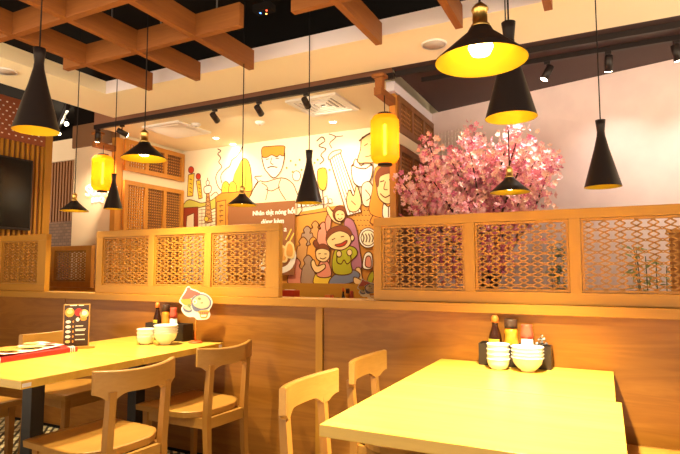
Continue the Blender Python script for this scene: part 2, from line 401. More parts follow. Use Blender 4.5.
# small device with coloured lights in the dark ceiling
p = at(264, 12, 'Z', 2.98)
t = thing('ceiling_device', 'small black box with tiny coloured lights in the dark ceiling', 'device', p)
MB().box((-.07, -.04, 0), (.07, .04, .05), bev=.004).build('case', BLACKM, t)
MB().tube([(0, 0, .05), (0, 0, 3.2-p.z)], .006, 6).build('hanger_rod', BLACKM, t)
for k, (c, dx, dz) in enumerate((((.1, .3, 1), -.03, 0), ((1, .45, .1), 0, .014), ((1, .08, .03), .03, -.006))):
    MB().lathe([(0, -.008), (.007, 0), (0, .004)], (dx, dz*2, 0), 8).build('indicator_light', mat('indicator', c, .4, emit=4), t)

# ------------------------------------------------------------------ pendants
def cone_pendant(name, label, cx, ytop, ybot, d, ceil, power, group, cone=2.2):
    rim = far(cx, ybot, d); k_ = (ybot-ytop)*d/F/.31; Hh = .325*k_; R_ = .083*k_
    t = thing(name, label, 'pendant lamp', rim, 0, group)
    def sc(pr): return [(a_*k_, b_*k_) for a_, b_ in pr]
    MB().lathe(sc([(.083, 0), (.056, .100), (.033, .185), (.019, .247), (.017, .268), (.020, .297), (.023, .325), (0, .326)]), n=40).build('shade', BLACK, t)
    MB().lathe(sc([(.0825, .0005), (.079, .0005), (.052, .098), (.029, .182), (.0, .19)]), n=40).build('shade_lining', GOLD, t)
    MB().lathe(sc([(0, .055), (.018, .062), (.024, .08), (.02, .105), (.012, .13), (.0, .132)]), n=16).build('bulb', BULB, t)
    MB().tube([(0, 0, Hh), (0, 0, ceil-rim.z)], .0035, 6).build('cord', BLACKM, t)
    MB().lathe([(0, 0), (.045, 0), (.045, -.025), (0, -.026)], (0, 0, ceil-rim.z), 20).build('ceiling_rose', BLACKM, t)
    light('pendant_light', 'SPOT', (0, 0, .03), power, size=.03, parent=t, spot=cone, aim=(0, 0, -1), blend=.7)
    return t
def wide_pendant(name, label, cx, ybot, d, ceil, power, group, D=.22):
    rim = far(cx, ybot, d); k = D/.22
    t = thing(name, label, 'pendant lamp', rim, 0, group)
    MB().lathe([(.11*k, 0), (.1095*k, .004), (.073*k, .036*k), (.032*k, .072*k), (.026*k, .084*k), (0, .0845*k)], n=44).build('shade', BLACK, t)
    MB().lathe([(.1095*k, .0003), (.1065*k, .0004), (.071*k, .033*k), (.030*k, .069*k), (0, .0695*k)], n=44).build('shade_lining', GOLD, t)
    z = .0855*k
    MB().lathe([(.021*k, z), (.023*k, z+.006), (.018*k, z+.012), (.018*k, z+.04*k), (.021*k, z+.044*k), (.019*k, z+.05*k), (.008, z+.062*k), (0, z+.063*k)], n=24).build('socket', BRASS, t)
    MB().lathe([(0, .012*k), (.022*k, .018*k), (.030*k, .035*k), (.026*k, .053*k), (.014*k, .066*k), (0, .068*k)], n=20).build('bulb', BULB, t)
    MB().tube([(0, 0, z+.06*k), (0, 0, ceil-rim.z)], .0035, 6).build('cord', BLACKM, t)
    MB().lathe([(0, 0), (.045, 0), (.045, -.025), (0, -.026)], (0, 0, ceil-rim.z), 20).build('ceiling_rose', BLACKM, t)
    light('pendant_light', 'SPOT', (0, 0, .008), power, size=.03, parent=t, spot=2.3, aim=(0, 0, -1), blend=.8)
    return t
G1, G2 = 'narrow black cone pendants', 'wide black pendants with brass sockets'
NP, WP = 'cone_pendant', 'wide_pendant'
PW = 85
cone_pendant(NP, 'narrow black cone pendant at far left, largest before the television wall', 36, 50, 131, 2.35, 3.2, 60, G1)
cone_pendant(NP, 'small narrow cone pendant beside the left yellow lantern', 113, 175, 209, 4.28, 3.2, 14, G1)
cone_pendant(NP, 'narrow black cone pendant hanging before the mural', 309, 152, 203, 3.55, 3.2, 4.5, G1)
cone_pendant(NP, 'narrow cone pendant partly behind the large brass socket lamp', 511, 24, 118, 2.05, 3.2, 250, G1, 1.6)
cone_pendant(NP, 'narrow dark cone pendant at right before the bare pink wall', 603, 122, 187, 2.77, 3.2, 4.5, G1)
wide_pendant(WP, 'wide black pendant with brass socket over the left-hand table', 144, 159, 3.25, 3.2, 120, G2, .268)
wide_pendant(WP, 'small wide pendant hanging before the left edge of the cream column', 74, 211, 4.08, 3.2, 14, G2, .205)
wide_pendant(WP, 'wide pendant hanging before the chef of the mural and the brown poster', 242, 205.5, 3.6, 3.2, 4.5, G2, .20)
wide_pendant(WP, 'largest wide pendant, glowing gold inside, over the right-hand table', 481, 61.5, 1.50, 3.2, 120, G2, .254)
wide_pendant(WP, 'wide pendant hanging before the pink blossoms', 510, 192.5, 2.98, 3.2, 4.5, G2)

# ------------------------------------------------------------------ paper lanterns
def lantern_mat():
    m = mat('lantern_paper', (.9, .5, .05), .5); nt = m.node_tree; N = nt.nodes; L = nt.links; b = N['Principled BSDF']
    lw = N.new('ShaderNodeLayerWeight'); lw.inputs['Blend'].default_value = .5
    b.inputs['Emission Color'].default_value = (1, .30, .0, 1); b.inputs['Emission Strength'].default_value = .7
    tr = N.new('ShaderNodeBsdfTranslucent'); tr.inputs['Color'].default_value = (1, .40, .01, 1)
    mx = N.new('ShaderNodeMixShader'); mx.inputs['Fac'].default_value = .6; out = N['Material Output']
    L.new(b.outputs[0], mx.inputs[1]); L.new(tr.outputs[0], mx.inputs[2]); tp_ = N.new('ShaderNodeBsdfTransparent'); tp_.inputs['Color'].default_value = (1, .62, .08, 1); m3 = N.new('ShaderNodeMixShader'); m3.inputs['Fac'].default_value = .28
    L.new(mx.outputs[0], m3.inputs[1]); L.new(tp_.outputs[0], m3.inputs[2]); L.new(m3.outputs[0], out.inputs['Surface']); return m
LAN = lantern_mat()
def lantern(label, px, ytop, ybot, d, hang):
    b = far(px, ybot, d); Hh = (ybot-ytop)*d/F; R_ = Hh*.29
    t = thing('paper_lantern', label, 'lantern', b, 0, 'yellow lanterns')
    pr = [(R_*.45, 0), (R_*.78, Hh*.03), (R_*.97, Hh*.12)]
    for k in range(14):
        z = Hh*(.14+.72*k/13); pr += [(R_*1.0, z), (R_*.985, z+Hh*.026)]
    pr += [(R_*.97, Hh*.88), (R_*.78, Hh*.97), (R_*.45, Hh)]
    MB().lathe(pr, n=36).build('paper_shade', LAN, t)
    MB().lathe([(0, Hh-.004), (R_*.5, Hh-.004), (R_*.5, Hh+.012), (0, Hh+.013)], n=24).build('top_cap', BLACK, t)
    MB().lathe([(0, -.012), (R_*.5, -.012), (R_*.5, .004), (0, .005)], n=24).build('bottom_cap', BLACK, t)
    MB().lathe([(0, Hh*.18), (.012, Hh*.2), (.012, Hh*.8), (0, Hh*.82)], n=12).build('tube_bulb', BULB, t)
    MB().tube([(0, 0, Hh+.012), (0, 0, hang-b.z)], .0035, 6).build('cord', BLACKM, t)
    light('lantern_light', 'POINT', (0, 0, Hh*.5), 1.3, (1, .58, .14), .03, t)
lantern('yellow paper lantern hanging at the right edge of the mural', 385, 114, 164, 3.93, 2.499)
lantern('yellow paper lantern hanging before the glowing white sign', 102, 155, 191, 5.52, 2.499)

# ------------------------------------------------------------------ track, spotlights and ceiling fittings
tk = MB().box((-3.9, .925, 2.655), (-.6, .955, 2.70)).box((-.59, .925, 2.665), (3.5, .955, 2.705)).build('light_track', BLACK)
tag(tk, 'long black lighting track along the edge of the cream ceiling', 'light track')
tk2 = MB().box((-.45, 1.14, 2.67), (3.2, 1.17, 2.705)).build('light_track', BLACK)
tag(tk2, 'short black lighting track on the dark ceiling above the pink wall', 'light track')
tk3 = MB().bar((-4.9, 1.345, 3.15), (-5.95, 2.13-.16, 3.15), .03, .098).build('light_track', BLACK)
tag(tk3, 'black lighting track in the dark ceiling above the television wall', 'light track')
def track_spot(label, p, aim, power, col=(1, .78, .5), glow=True, ang=1.75):
    p = Vector(p); t = thing('track_spotlight', label, 'spotlight', p, 0, 'track spotlights')
    d = (Vector(aim)-p); d.normalize(); c = Vector((0, 0, -.075))
    MB().box((-.02, -.015, -.02), (.02, .015, 0), bev=.002).build('adapter', BLACK, t)
    MB().tube([(0, 0, -.02), c], .006, 6).build('arm', BLACK, t)
    MB().tube([c-d*.05, c-d*.048, c+d*.055], [.02, .026, .028], 16).build('housing', BLACK, t)
    MB().tube([c+d*.0552, c+d*.058], [.024, .024], 16).build('lens', SPOTL if glow else BLACKM, t)
    if power: light('spot', 'SPOT', c+d*.07, power, col, .02, t, ang, Vector(c+d))
def tp(px, py, z, y): return at(px, py, 'Z', z)
for px, label, aim, pw in ((97, 'black track spotlight beside the left lantern post', (-4.35, 1.27, 1.5), 60), (123, 'black spotlight on the track just above the left wide pendant', (-3.0, 2.3, 2.1), 25), (215, 'black track spotlight above the tower of the mural', (-2.6, 2.3, 2.1), 25), (259, 'black track spotlight pointing down above the chef of the mural', (-2.1, 2.3, 2.1), 25), (306, 'black track spotlight before the right ceiling air vent', (-1.6, 2.3, 2.1), 28)):
    q = at(px, 100, 'Y', .94); x = max(-3.85, q.x); track_spot(label, (x, .94, 2.6545), aim, pw)
track_spot('left one of the spotlights on the dark ceiling, tilted by the blossoms', (at(547, 55, 'Y', 1.155).x, 1.155, 2.6695), (-.1, 1.0, 1.5), 62, (1, .86, .72))
track_spot('middle spotlight on the dark ceiling over the right cone pendant', (at(608, 50, 'Y', 1.155).x, 1.155, 2.6695), (.8, 1.75, 1.5), 12, (1, .86, .74))
track_spot('spotlight on the dark ceiling at the right edge of the picture', (at(676, 40, 'Y', 1.155).x, 1.155, 2.6695), (1.5, 1.5, 1.4), 12, (1, .86, .74))
track_spot('upper bright spotlight in the dark ceiling right of the left cone pendant', (-5.16, 1.53, 3.0995), (-2.2, -.6, 1.9), 14)
track_spot('lower bright spotlight in the dark ceiling right of the left cone pendant', (-5.68, 1.80, 3.0995), (-2.2, -.6, 1.9), 14)
def downlight(label, px, py, pw):
    p = at(px, py, 'Z', 2.6995); t = thing('downlight', label, 'ceiling light', p, 0, 'recessed downlights')
    MB().lathe([(.032, 0), (.045, 0), (.045, -.005), (.032, -.004)], n=24).build('rim', WHITE, t)
    MB().lathe([(0, -.003), (.032, -.003), (.032, 0), (0, .0)], n=24).build('lens', SPOTL, t)
    light('down', 'SPOT', (0, 0, -.02), pw, (1, .82, .52), .05, t, 2.9, (0, 0, -1))
downlight('recessed downlight nearest the pale ceiling panel', 216, 138, 30)
downlight('recessed downlight close to the top of the mural', 233, 144, 6)
downlight('recessed downlight behind the right air vent', 333, 122, 36)
downlight('recessed downlight hidden near the right end of the mural', 360, 130, 55)
def detector(label, px, py, name='smoke_detector', r=.05, z=2.6995, cat='smoke detector'):
    p = at(px, py, 'Z', z); t = thing(name, label, cat, p)
    MB().lathe([(r, 0), (r, -.008), (r*.8, -.02), (r*.45, -.028), (0, -.03)], n=28).build('body', WHITE, t)
    MB().lathe([(r*.25, -.0295), (r*.22, -.034), (0, -.035)], n=16).build('sensor', CHROME, t)
detector('small white smoke detector between the two ceiling units', 260, 122)
detector('small white smoke detector beside the pale ceiling panel', 196, 124)
for nm, lb, px, py in (('ceiling_speaker', 'round white ceiling speaker left of the large glowing pendant', 434, 44), ('ceiling_speaker', 'round ceiling fitting on the cream ceiling at far left', 5, 71)):
    t = thing(nm, lb, 'speaker', at(px, py, 'Z', 2.6995))
    MB().lathe([(.075, 0), (.085, 0), (.083, -.008), (.075, -.009)], n=32).build('rim', WHITE, t)
    MB().lathe([(0, -.006), (.075, -.006), (.075, 0), (0, 0)], n=32).build('grille', mat('speaker_grille', (.55, .5, .45), .7), t)
def cassette(label, x, y, dark):
    t = thing('ceiling_air_vent', label, 'air vent', (x, y, 2.6995)); s = .25
    mb = MB()
    for A, B in (((-s, -s), (s, -s+.05)), ((-s, s-.05), (s, s)), ((-s, -s+.0501), (-s+.05, s-.0501)), ((s-.05, -s+.0501), (s, s-.0501))): mb.box((*A, -.02), (*B, 0))
    mb.build('frame', WHITE, t)
    if dark:
        MB().box((-.2, -.2, -.003), (.2, .2, 0)).build('backing', BLACKM, t)
        mb = MB()
        for k in range(4):
            r = .19-k*.045; w = .026
            for A, B in (((-r, -r), (r, -r+w)), ((-r, r-w), (r, r)), ((-r, -r+w+.0002), (-r+w, r-w-.0002)), ((r-w, -r+w+.0002), (r, r-w-.0002))): mb.box((*A, -.014), (*B, -.0035))
        mb.build('louvres', WHITE, t)
    else: MB().box((-.199, -.199, -.024), (.199, .199, -.001), bev=.003).build('panel', mat('pale_panel', (.86, .84, .78), .5), t)
cassette('flat pale square ceiling unit at the left of the alcove ceiling', -3.24, 1.43, False)
cassette('square louvred air vent in the alcove ceiling', -1.45, 1.38, True)

# ------------------------------------------------------------------ mural
INK = mat('mural_ink', (.15, .045, .008), .7)
def paint(n, c): return mat('mural_'+n, c, .75)
P = dict(cream=paint('cream', (.86, .74, .50)), skin=paint('skin', (0.841, 0.571, 0.252)), hair=paint('hair', (0.215, 0.045, 0.007)), orange=paint('orange', (0.740, 0.271, 0.022)), ground=paint('ground', (0.715, 0.310, 0.045)), yellow=paint('yellow', (0.816, 0.571, 0.045)),
    red=paint('red', (0.524, 0.039, 0.009)), dred=paint('brick', (0.310, 0.039, 0.009)), green=paint('green', (0.414, 0.392, 0.009)), lime=paint('lime', (0.571, 0.524, 0.084)), purple=paint('purple', (0.414, 0.154, 0.224)), blue=paint('blue', (0.197, 0.215, 0.310)),
    pink=paint('pink', (0.740, 0.271, 0.171)), grey=paint('grey', (0.392, 0.252, 0.162)), tan=paint('tan', (0.594, 0.290, 0.084)), white=paint('white', (.88, .83, .70)), gold=paint('hairgold', (0.740, 0.310, 0.033)))
YM = 2.2995
def wp(px, py): q = at(px, py, 'Y', YM); return (q.x, q.z)
LAY = [0]
class Motif:
    def __init__(s): s.mb = MB()
    def fill(s, pts, c, smooth=True, ink=True, w=.011):
        q = [wp(*p) for p in pts]; q = smooth_loop(q, 4) if smooth else q; LAY[0] += 1
        y = YM-.0003*LAY[0]
        s.mb.prism(q, (0, y, 0), (1, 0, 0), (0, 0, 1), (0, .00018, 0), P[c])
        if ink: s.stroke_w(q+[q[0]], w)
        return s
    def stroke_w(s, q, w=.011):
        y = YM-.0003*LAY[0]-.00014
        for a_, b_ in zip(q, q[1:]):
            dx, dz = b_[0]-a_[0], b_[1]-a_[1]; l = math.hypot(dx, dz)
            if l < 1e-5: continue
            ux, uz = dx/l*w*.3, dz/l*w*.3; nx, nz = -dz/l*w/2, dx/l*w/2
            s.mb.prism([(a_[0]-ux+nx, a_[1]-uz+nz), (b_[0]+ux+nx, b_[1]+uz+nz), (b_[0]+ux-nx, b_[1]+uz-nz), (a_[0]-ux-nx, a_[1]-uz-nz)], (0, y, 0), (1, 0, 0), (0, 0, 1), (0, .00012, 0), INK)
    def line(s, pts, w=.010, smooth=True):
        q = [wp(*p) for p in pts]; s.stroke_w(smooth_path(q) if smooth else q, w); return s
    def blob(s, cx, cy, rx, ry, c, ink=True, w=.009, n=10):
        return s.fill([(cx+rx*math.cos(2*PI*k/n), cy+ry*math.sin(2*PI*k/n)) for k in range(n)], c, True, ink, w)
    def done(s, name, parent, label): o = s.mb.build(name, INK, parent); o['label'] = label; return o
MU = thing('painted_mural', 'painted cartoon street mural with figures, tower and food on the cream wall', 'mural', (0, 0, 0))
m = Motif()
m.fill([(294, 213), (340, 205), (399, 203), (399, 284), (228, 287), (226, 222)], 'ground', False, False)
for i in range(9):
    for j in range(5): m.line([(350+i*3.4+(j % 2)*1.6, 210+j*5), (351.2+i*3.4+(j % 2)*1.6, 210.6+j*5)], .008)
m.line([(296, 216), (340, 209), (346, 207)], .012)
m.done('painted_ground', MU, 'orange painted ground')
m = Motif()   # banners, town and tower
m.fill([(183, 206), (188, 200), (195, 201), (201, 203), (207, 202), (212, 200), (218, 197), (219, 212), (183, 214)], 'lime')
m.fill([(183, 208), (198, 207), (199, 228), (183, 228)], 'dred', False)
m.fill([(187, 216), (194, 213), (194, 228), (186, 228)], 'cream', False)
m.fill([(198, 208), (206, 206), (206, 228), (198, 228)], 'cream', False).fill([(206, 212), (218, 207), (218, 228), (206, 228)], 'cream', False)
for j in range(5): m.line([(199, 210+j*3.5), (205, 209.5+j*3.5)], .006).line([(207, 214+j*3.2), (217, 211+j*3.2)], .006)
m.line([(202, 209), (202, 227)], .006).line([(211, 211), (211, 227)], .006)
m.fill([(205, 223), (206.7, 192), (209, 192), (212.5, 222)], 'tan', False).line([(207.8, 178), (207.8, 192)], .012, False)
for j in range(6): m.line([(206.7-j*.25, 196+j*4.2), (209.6+j*.55, 199+j*4.2)], .006).line([(209.2+j*.5, 196+j*4.2), (206.4-j*.25, 199+j*4.2)], .006)
m.fill([(204.5, 187), (211, 186), (210.5, 192.5), (205, 193)], 'white').blob(207.8, 183, 1.6, 2.6, 'white').blob(206.5, 219, 2.2, 2.5, 'yellow')
m.fill([(188.5, 175), (194.5, 173.5), (193, 196), (187.5, 196.5)], 'yellow', False).fill([(196.5, 181), (200.5, 180), (202.5, 198), (199, 199)], 'yellow', False)
for j in range(4): m.line([(190, 179+j*4.2), (192, 180+j*4.2)], .010).line([(198.5+j*.4, 184+j*3.8), (200+j*.4, 185+j*3.8)], .009)
m.blob(191.3, 170, 2.7, 3.4, 'red').blob(198.5, 176.5, 2.3, 3, 'red')
m.done('painted_town', MU, 'red and yellow banners, roofs and a tower')
m = Motif()   # clouds and smoke
m.line([(218, 149), (221, 151), (218, 154), (221, 158), (219, 162), (222, 167), (218, 172), (216, 178), (218, 186), (222, 191)], .012).line([(243, 146), (240, 152), (236, 157), (232, 160), (230, 166), (225, 170), (221, 176), (222, 183)], .012)
m.line([(211, 196), (216, 192), (219, 195), (224, 194)], .010).line([(317, 141), (322, 137), (325, 141), (319, 146), (326, 149), (321, 155), (324, 160), (320, 164)], .012).line([(329, 134), (336, 137), (330, 143), (332, 148)], .010).line([(335, 137), (343, 136)], .009)
m.done('painted_smoke', MU, 'curling brown smoke lines')
m = Motif()   # yellow building
m.fill([(234, 195), (234, 178), (238, 168), (243, 159), (248, 161), (251, 172), (251, 195)], 'yellow').line([(241, 164), (240, 192)], .008).line([(246, 162), (246, 192)], .008)
for cx in (226, 233): m.fill([(cx-3.6, 194), (cx-3.4, 185), (cx, 181.5), (cx+3.4, 185), (cx+3.6, 194)], 'yellow').line([(cx-1, 187), (cx-.5, 189)], .008)
m.fill([(216, 197), (222, 193), (252, 191), (256, 197), (256, 228), (216, 228)], 'orange', False)
m.fill([(217, 202), (226, 200), (226, 228), (217, 228)], 'gold', False)
for j in range(4): m.line([(219.5, 206+j*5), (223.5, 205.5+j*5)], .012).line([(221.5, 204.5+j*5), (220.5, 208+j*5)], .008)
m.fill([(229, 211), (234, 208), (238, 212), (246, 206), (248, 222), (236, 226), (229, 222)], 'white').line([(232, 213), (236, 217), (233, 222)], .008).line([(240, 211), (244, 216), (240, 221)], .008)
m.done('painted_yellow_building', MU, 'yellow domed building over an orange shop front')
m = Motif()   # chef
m.fill([(247, 215), (250, 197), (256, 186), (260, 181), (266, 182), (281, 178), (290, 181), (296, 190), (299, 215)], 'cream').line([(262, 183), (268, 188), (266, 200)], .010).line([(281, 179), (279, 188), (286, 200)], .010).line([(266, 189), (272, 191), (280, 187)], .010)
m.line([(251, 196), (255, 186), (258, 181), (255, 177), (262, 176)], .010)
m.fill([(263.5, 152), (264, 166), (268, 173), (274, 178), (280, 173), (283.5, 164), (283.5, 151)], 'white', w=.013)
m.fill([(262.5, 156.5), (262.5, 148), (270, 146.5), (284, 146), (284.8, 150), (284, 156), (280, 155), (277, 157), (272, 155), (267, 157.5)], 'gold')
m.line([(272, 158), (271, 163), (273.5, 164.5)], .010).line([(268, 168), (272, 166.6), (277.5, 167.5)], .013).line([(266.5, 159.5), (269, 159)], .010).line([(276, 158.5), (279, 158.5)], .010)
m.done('painted_chef', MU, 'orange haired cook with a stern face')
m = Motif()
for x, y in ((291, 161), (296, 165), (300, 160), (302, 170), (293, 172), (287, 168), (315, 163), (318, 160), (313, 176), (320, 196), (330, 170)): m.blob(x, y, 1.0, 1.0, 'gold', False)
m.fill([(318, 172), (321, 168.5), (326, 169), (327.5, 176), (326.5, 187), (323, 190.5), (319, 186)], 'yellow').line([(323, 190), (324, 208)], .012).blob(297, 176, 4, 5, 'white')
for k in range(8): m.fill([(298+k*4.5, 208-k*.6), (297.5+k*4.5, 197+(k % 3)*2), (300.5+k*4.5, 196+(k % 2)*3), (301.5+k*4.5, 207-k*.6)], 'white', False, True, .007)
m.done('painted_balloon', MU, 'yellow balloon, dots and a row of white stalls')
m = Motif()   # leaning striped pillar and bowl
m.fill([(330, 158), (340, 151), (362, 212), (348, 216)], 'white', False, True, .013)
for k in range(1, 5): m.line([(330+k*2.0, 157-k*1.4), (348+k*2.8, 215-k*.8)], .008)
m.fill([(329, 157), (333, 152), (341, 150), (341, 153), (335, 156), (330, 160)], 'cream')
m.done('painted_pillar', MU, 'leaning striped pillar')
m = Motif()   # figure eating at top right
m.fill([(352, 166), (358, 168), (366, 169), (373, 165), (371, 180), (362, 187), (354, 182)], 'white', w=.013)
m.line([(353, 167), (356, 159), (362, 166), (368, 158), (372, 166)], .010)
m.fill([(362, 139), (366, 136.5), (374, 134), (376, 160), (366, 163), (358, 162), (361, 150)], 'skin', w=.012).line([(365, 146), (368, 144)], .012).line([(371, 145), (374, 144)], .012).line([(366, 157), (371, 156)], .012).line([(360, 141), (368, 135), (376, 132)], .02)
m.fill([(347, 200), (350, 190), (354, 196), (357, 186), (360, 192), (362, 203), (358, 211), (350, 211)], 'skin').line([(352, 201), (356, 205)], .009)
m.fill([(363, 185), (370, 182), (375, 192), (374, 204), (365, 206), (362, 196)], 'cream').line([(366, 190), (371, 197), (367, 201)], .010)
m.done('painted_diner', MU, 'diner with bowl and raised hand')
m = Motif()   # man in a suit at the right edge
m.fill([(374, 214), (376, 205), (383, 202), (398, 201), (399, 222), (372, 224)], 'orange').fill([(371, 214), (373, 190), (375, 172), (380, 166), (399, 166), (399, 214)], 'orange', w=.008)
m.fill([(378, 178), (381, 173), (388, 172), (395, 171), (399, 174), (399, 195), (394, 202), (387, 204), (380, 199), (377.5, 190)], 'skin', w=.012)
m.fill([(377, 186), (376, 176), (381, 168), (390, 165.5), (399, 167), (399, 176), (391, 173.5), (384, 175), (380, 178), (379, 186)], 'hair', w=.008)
m.line([(381, 182), (384.5, 181)], .013).line([(390, 180), (394, 180)], .013).line([(386, 182), (384.5, 189), (388, 190)], .010).line([(381, 194), (386, 197.5), (393, 193.5)], .013)
m.fill([(384, 204), (389, 207), (394, 203), (396, 217), (384, 218)], 'white').line([(389, 207), (389, 217)], .012)
m.done('painted_man', MU, 'large smiling brown haired man')
m = Motif()   # crowd
def fig(cx, top, r, w, bot, c): m.fill([(cx-r*.7, top+r*1.9), (cx-r, top+r), (cx, top), (cx+r, top+r), (cx+r*.7, top+r*1.9), (cx+w, top+r*3.1), (cx+w*1.1, bot), (cx-w*1.1, bot), (cx-w, top+r*3.1)], c)
fig(316, 221, 3.6, 5.5, 262, 'tan'); fig(324, 222, 3.6, 5.5, 262, 'pink'); fig(308, 226, 3.8, 6, 284, 'grey'); fig(304, 237, 4.3, 6.5, 284, 'tan'); fig(314, 237, 4, 6, 284, 'ground')
fig(297, 258, 4.5, 7, 284, 'pink'); fig(309, 255, 4.6, 6, 284.5, 'grey')
m.fill([(326, 222), (329, 214), (332, 216), (331, 230), (328, 234)], 'pink')
m.done('painted_crowd', MU, 'grey, tan and pink crowd silhouettes')
m = Motif()   # woman in purple
m.fill([(345, 222), (352, 219), (357, 228), (360, 246), (362.5, 268), (354, 272), (347, 258)], 'purple', w=.012).fill([(356, 270), (361, 268), (364, 280), (371, 283), (360, 284)], 'skin')
m.fill([(335, 222), (330, 216), (327, 209), (329, 206), (332, 210), (337, 216), (342, 224)], 'skin').blob(340.5, 214, 6.8, 8.2, 'hair').fill([(336, 213), (340, 210), (345, 212), (345.5, 218), (341, 221.5), (336.5, 219)], 'skin')
m.line([(338, 215), (339.5, 214.5)], .009).line([(342.5, 214.5), (344, 214.5)], .009).line([(339, 218.5), (341, 219.5), (343, 218)], .009)
m.done('painted_woman', MU, 'waving woman in a purple dress')
m = Motif()   # girl
m.fill([(315, 284), (317, 273), (324, 271), (331, 275), (333, 284)], 'yellow').fill([(318, 276), (321, 262), (329, 262), (332, 276)], 'pink').blob(323.5, 252, 7.2, 8, 'hair').fill([(314, 243), (317, 240), (320, 246), (317, 248)], 'hair')
m.fill([(317, 251), (323, 248.5), (330, 251), (330, 258), (325, 262), (318, 259)], 'skin').line([(319.5, 254), (321.5, 253.5)], .010).line([(325.5, 254), (327.5, 254)], .010).line([(321, 258), (324, 259), (327, 257.5)], .010)
m.fill([(312, 262), (315, 260), (318, 266), (325, 264), (326, 268), (318, 273), (313, 268)], 'skin')
m.done('painted_girl', MU, 'small girl with brown hair and pink top')
m = Motif()   # boy
m.fill([(330, 284), (335, 275), (346, 272), (355, 270), (361, 275), (356, 281), (346, 284)], 'blue', w=.012).fill([(355, 277), (364, 281), (369, 284), (356, 284)], 'skin')
m.fill([(333, 262), (336, 250), (343, 247), (351, 246), (357, 249), (358, 255), (352, 262), (353, 272), (345, 275), (335, 273)], 'green', w=.012)
m.line([(338, 256), (338, 262), (342, 264), (345, 260), (348, 264), (352, 260), (351, 254)], .012)
m.fill([(327, 240), (329, 231), (336, 227), (345, 226), (351, 230), (353.5, 237), (349, 236), (340, 232), (332, 236), (330, 242)], 'hair')
m.fill([(328, 240), (333, 234), (341, 231), (349, 234), (352, 240), (350, 246), (343, 250), (334, 249), (329, 245)], 'skin', w=.012).blob(353.3, 238, 1.8, 3, 'skin')
m.line([(333, 240), (336, 238.5)], .012).line([(342, 237), (345, 236.5)], .012).fill([(336, 245), (342, 243.5), (348, 240.5), (346, 245), (340, 247)], 'red')
m.blob(340, 254, 2.6, 3.2, 'skin').blob(350.5, 252.5, 2.6, 3.2, 'skin')
m.done('painted_boy', MU, 'laughing boy in a green jumper and blue trousers')
m = Motif()   # dishes at right
m.blob(369, 238, 9, 10, 'white').blob(369, 238, 7, 7.8, 'cream')
for k in range(4): m.line([(363.5+k*3, 234), (365+k*3, 238), (364+k*3, 242)], .012)
m.fill([(364, 268), (365, 256), (369, 252), (373, 255), (373, 268)], 'white').fill([(366.5, 266), (367, 258), (370, 256), (372, 259), (372, 267)], 'pink').fill([(368, 283), (370, 275), (374, 271), (375, 277), (372, 284)], 'green')
m.done('painted_dishes', MU, 'round plate of dumplings')
# brown poster before the mural
q0 = at(228, 206, 'Y', 2.24); q1 = at(294.5, 200.5, 'Y', 2.24); qb = at(296, 275, 'Y', 2.24)
t = thing('hanging_poster', 'brown poster of fried dumplings with white lettering before the mural', 'poster', (q0.x, 2.242, qb.z)); pw_, ph_ = q1.x-q0.x, q1.z-qb.z
MB().box((0, 0, 0), (pw_, .012, ph_)).build('board', mat('poster_brown', (.30, .11, .03), .6), t)
def pp(px, py): q = at(px, py, 'Y', 2.24); return Vector((q.x-q0.x, 0, q.z-qb.z))
mb = MB(); LW = mat('poster_white', (.9, .85, .74), .6)
def put(txt, px, py, size, mb=mb):
    c = pp(px, py); text_bm(txt, size, mb, Matrix.Translation(c+Vector((0, -.003, 0))) @ Matrix.Rotation(PI/2, 4, 'X'), LW, .0015, .0035)
put('Nhân thịt nóng hổi', 273.5, 214.5, .074); put('dùng kèm', 272.5, 223.6, .078); put('a', 285.3, 231.5, .085)
mb.build('lettering', LW, t)['label'] = 'white lettering'
mb = MB(); GYO = mat('dumpling_fried', (.70, .33, .06), .5); GY2 = mat('dumpling_edge', (.86, .62, .25), .5)
def pd(pts, m_, y): mb.prism(smooth_loop([tuple(pp(*p).xz) for p in pts], 4), (0, y, 0), (1, 0, 0), (0, 0, 1), (0, .0008, 0), m_)
pd([(262, 262), (276, 268), (288, 264), (294, 250), (296, 258), (290, 270), (274, 274), (260, 268)], LW, -.002)
for k, (cx, cy) in enumerate(((268, 258), (276, 256), (283, 254), (290, 250))):
    pd([(cx-5, cy+6), (cx-4, cy-5), (cx, cy-9), (cx+4.5, cy-4), (cx+4, cy+8)], GY2, -.004-.002*k); pd([(cx-3, cy+5), (cx-2.4, cy-4), (cx, cy-6.5), (cx+3, cy-3), (cx+2.6, cy+6)], GYO, -.005-.002*k)
mb.build('dumpling_picture', GYO, t)
mb = MB()
for a_, b_ in (((286, 240), (291.5, 229)), ((289.5, 242), (294, 233))): mb.bar(pp(*a_)+Vector((0, -.004, 0)), pp(*b_)+Vector((0, -.004, 0)), .016, .003, up=(0, 1, 0))
mb.build('chopstick_picture', mat('chopstick_yellow', (.86, .62, .10), .5), t)
# lit shop sign on the column
t = thing('wall_sign', 'glowing white shop sign with a curved roof line on the cream column', 'sign', (0, 0, 0))
GLOW = mat('sign_white_light', (1, .97, .9), .4, emit=.75, ecol=(1, .93, .80)); GLY = mat('sign_yellow_light', (1, .85, .2), .4, emit=1.4, ecol=(1, .8, .2))
def cp(px, py): return at(px, py, 'Y', 1.262)
mb = MB()
Rx = Matrix.Rotation(PI/2, 4, 'X')
text_bm('SUMO', .155, mb, Matrix.Translation(cp(100, 194.5)) @ Matrix.Diagonal((1.12, 1, 1, 1)) @ Rx, GLOW, .004, .002)
text_bm('BBQ', .078, mb, Matrix.Translation(cp(97.5, 202)) @ Matrix.Diagonal((1.35, 1, 1, 1)) @ Rx, GLOW, .004, 0)
mb.build('lettering', GLOW, t)
mb = MB()
pts = smooth_path([(86, 187.5), (90, 184.8), (96, 183), (104, 182.6), (112, 184.8), (117, 187.3)])
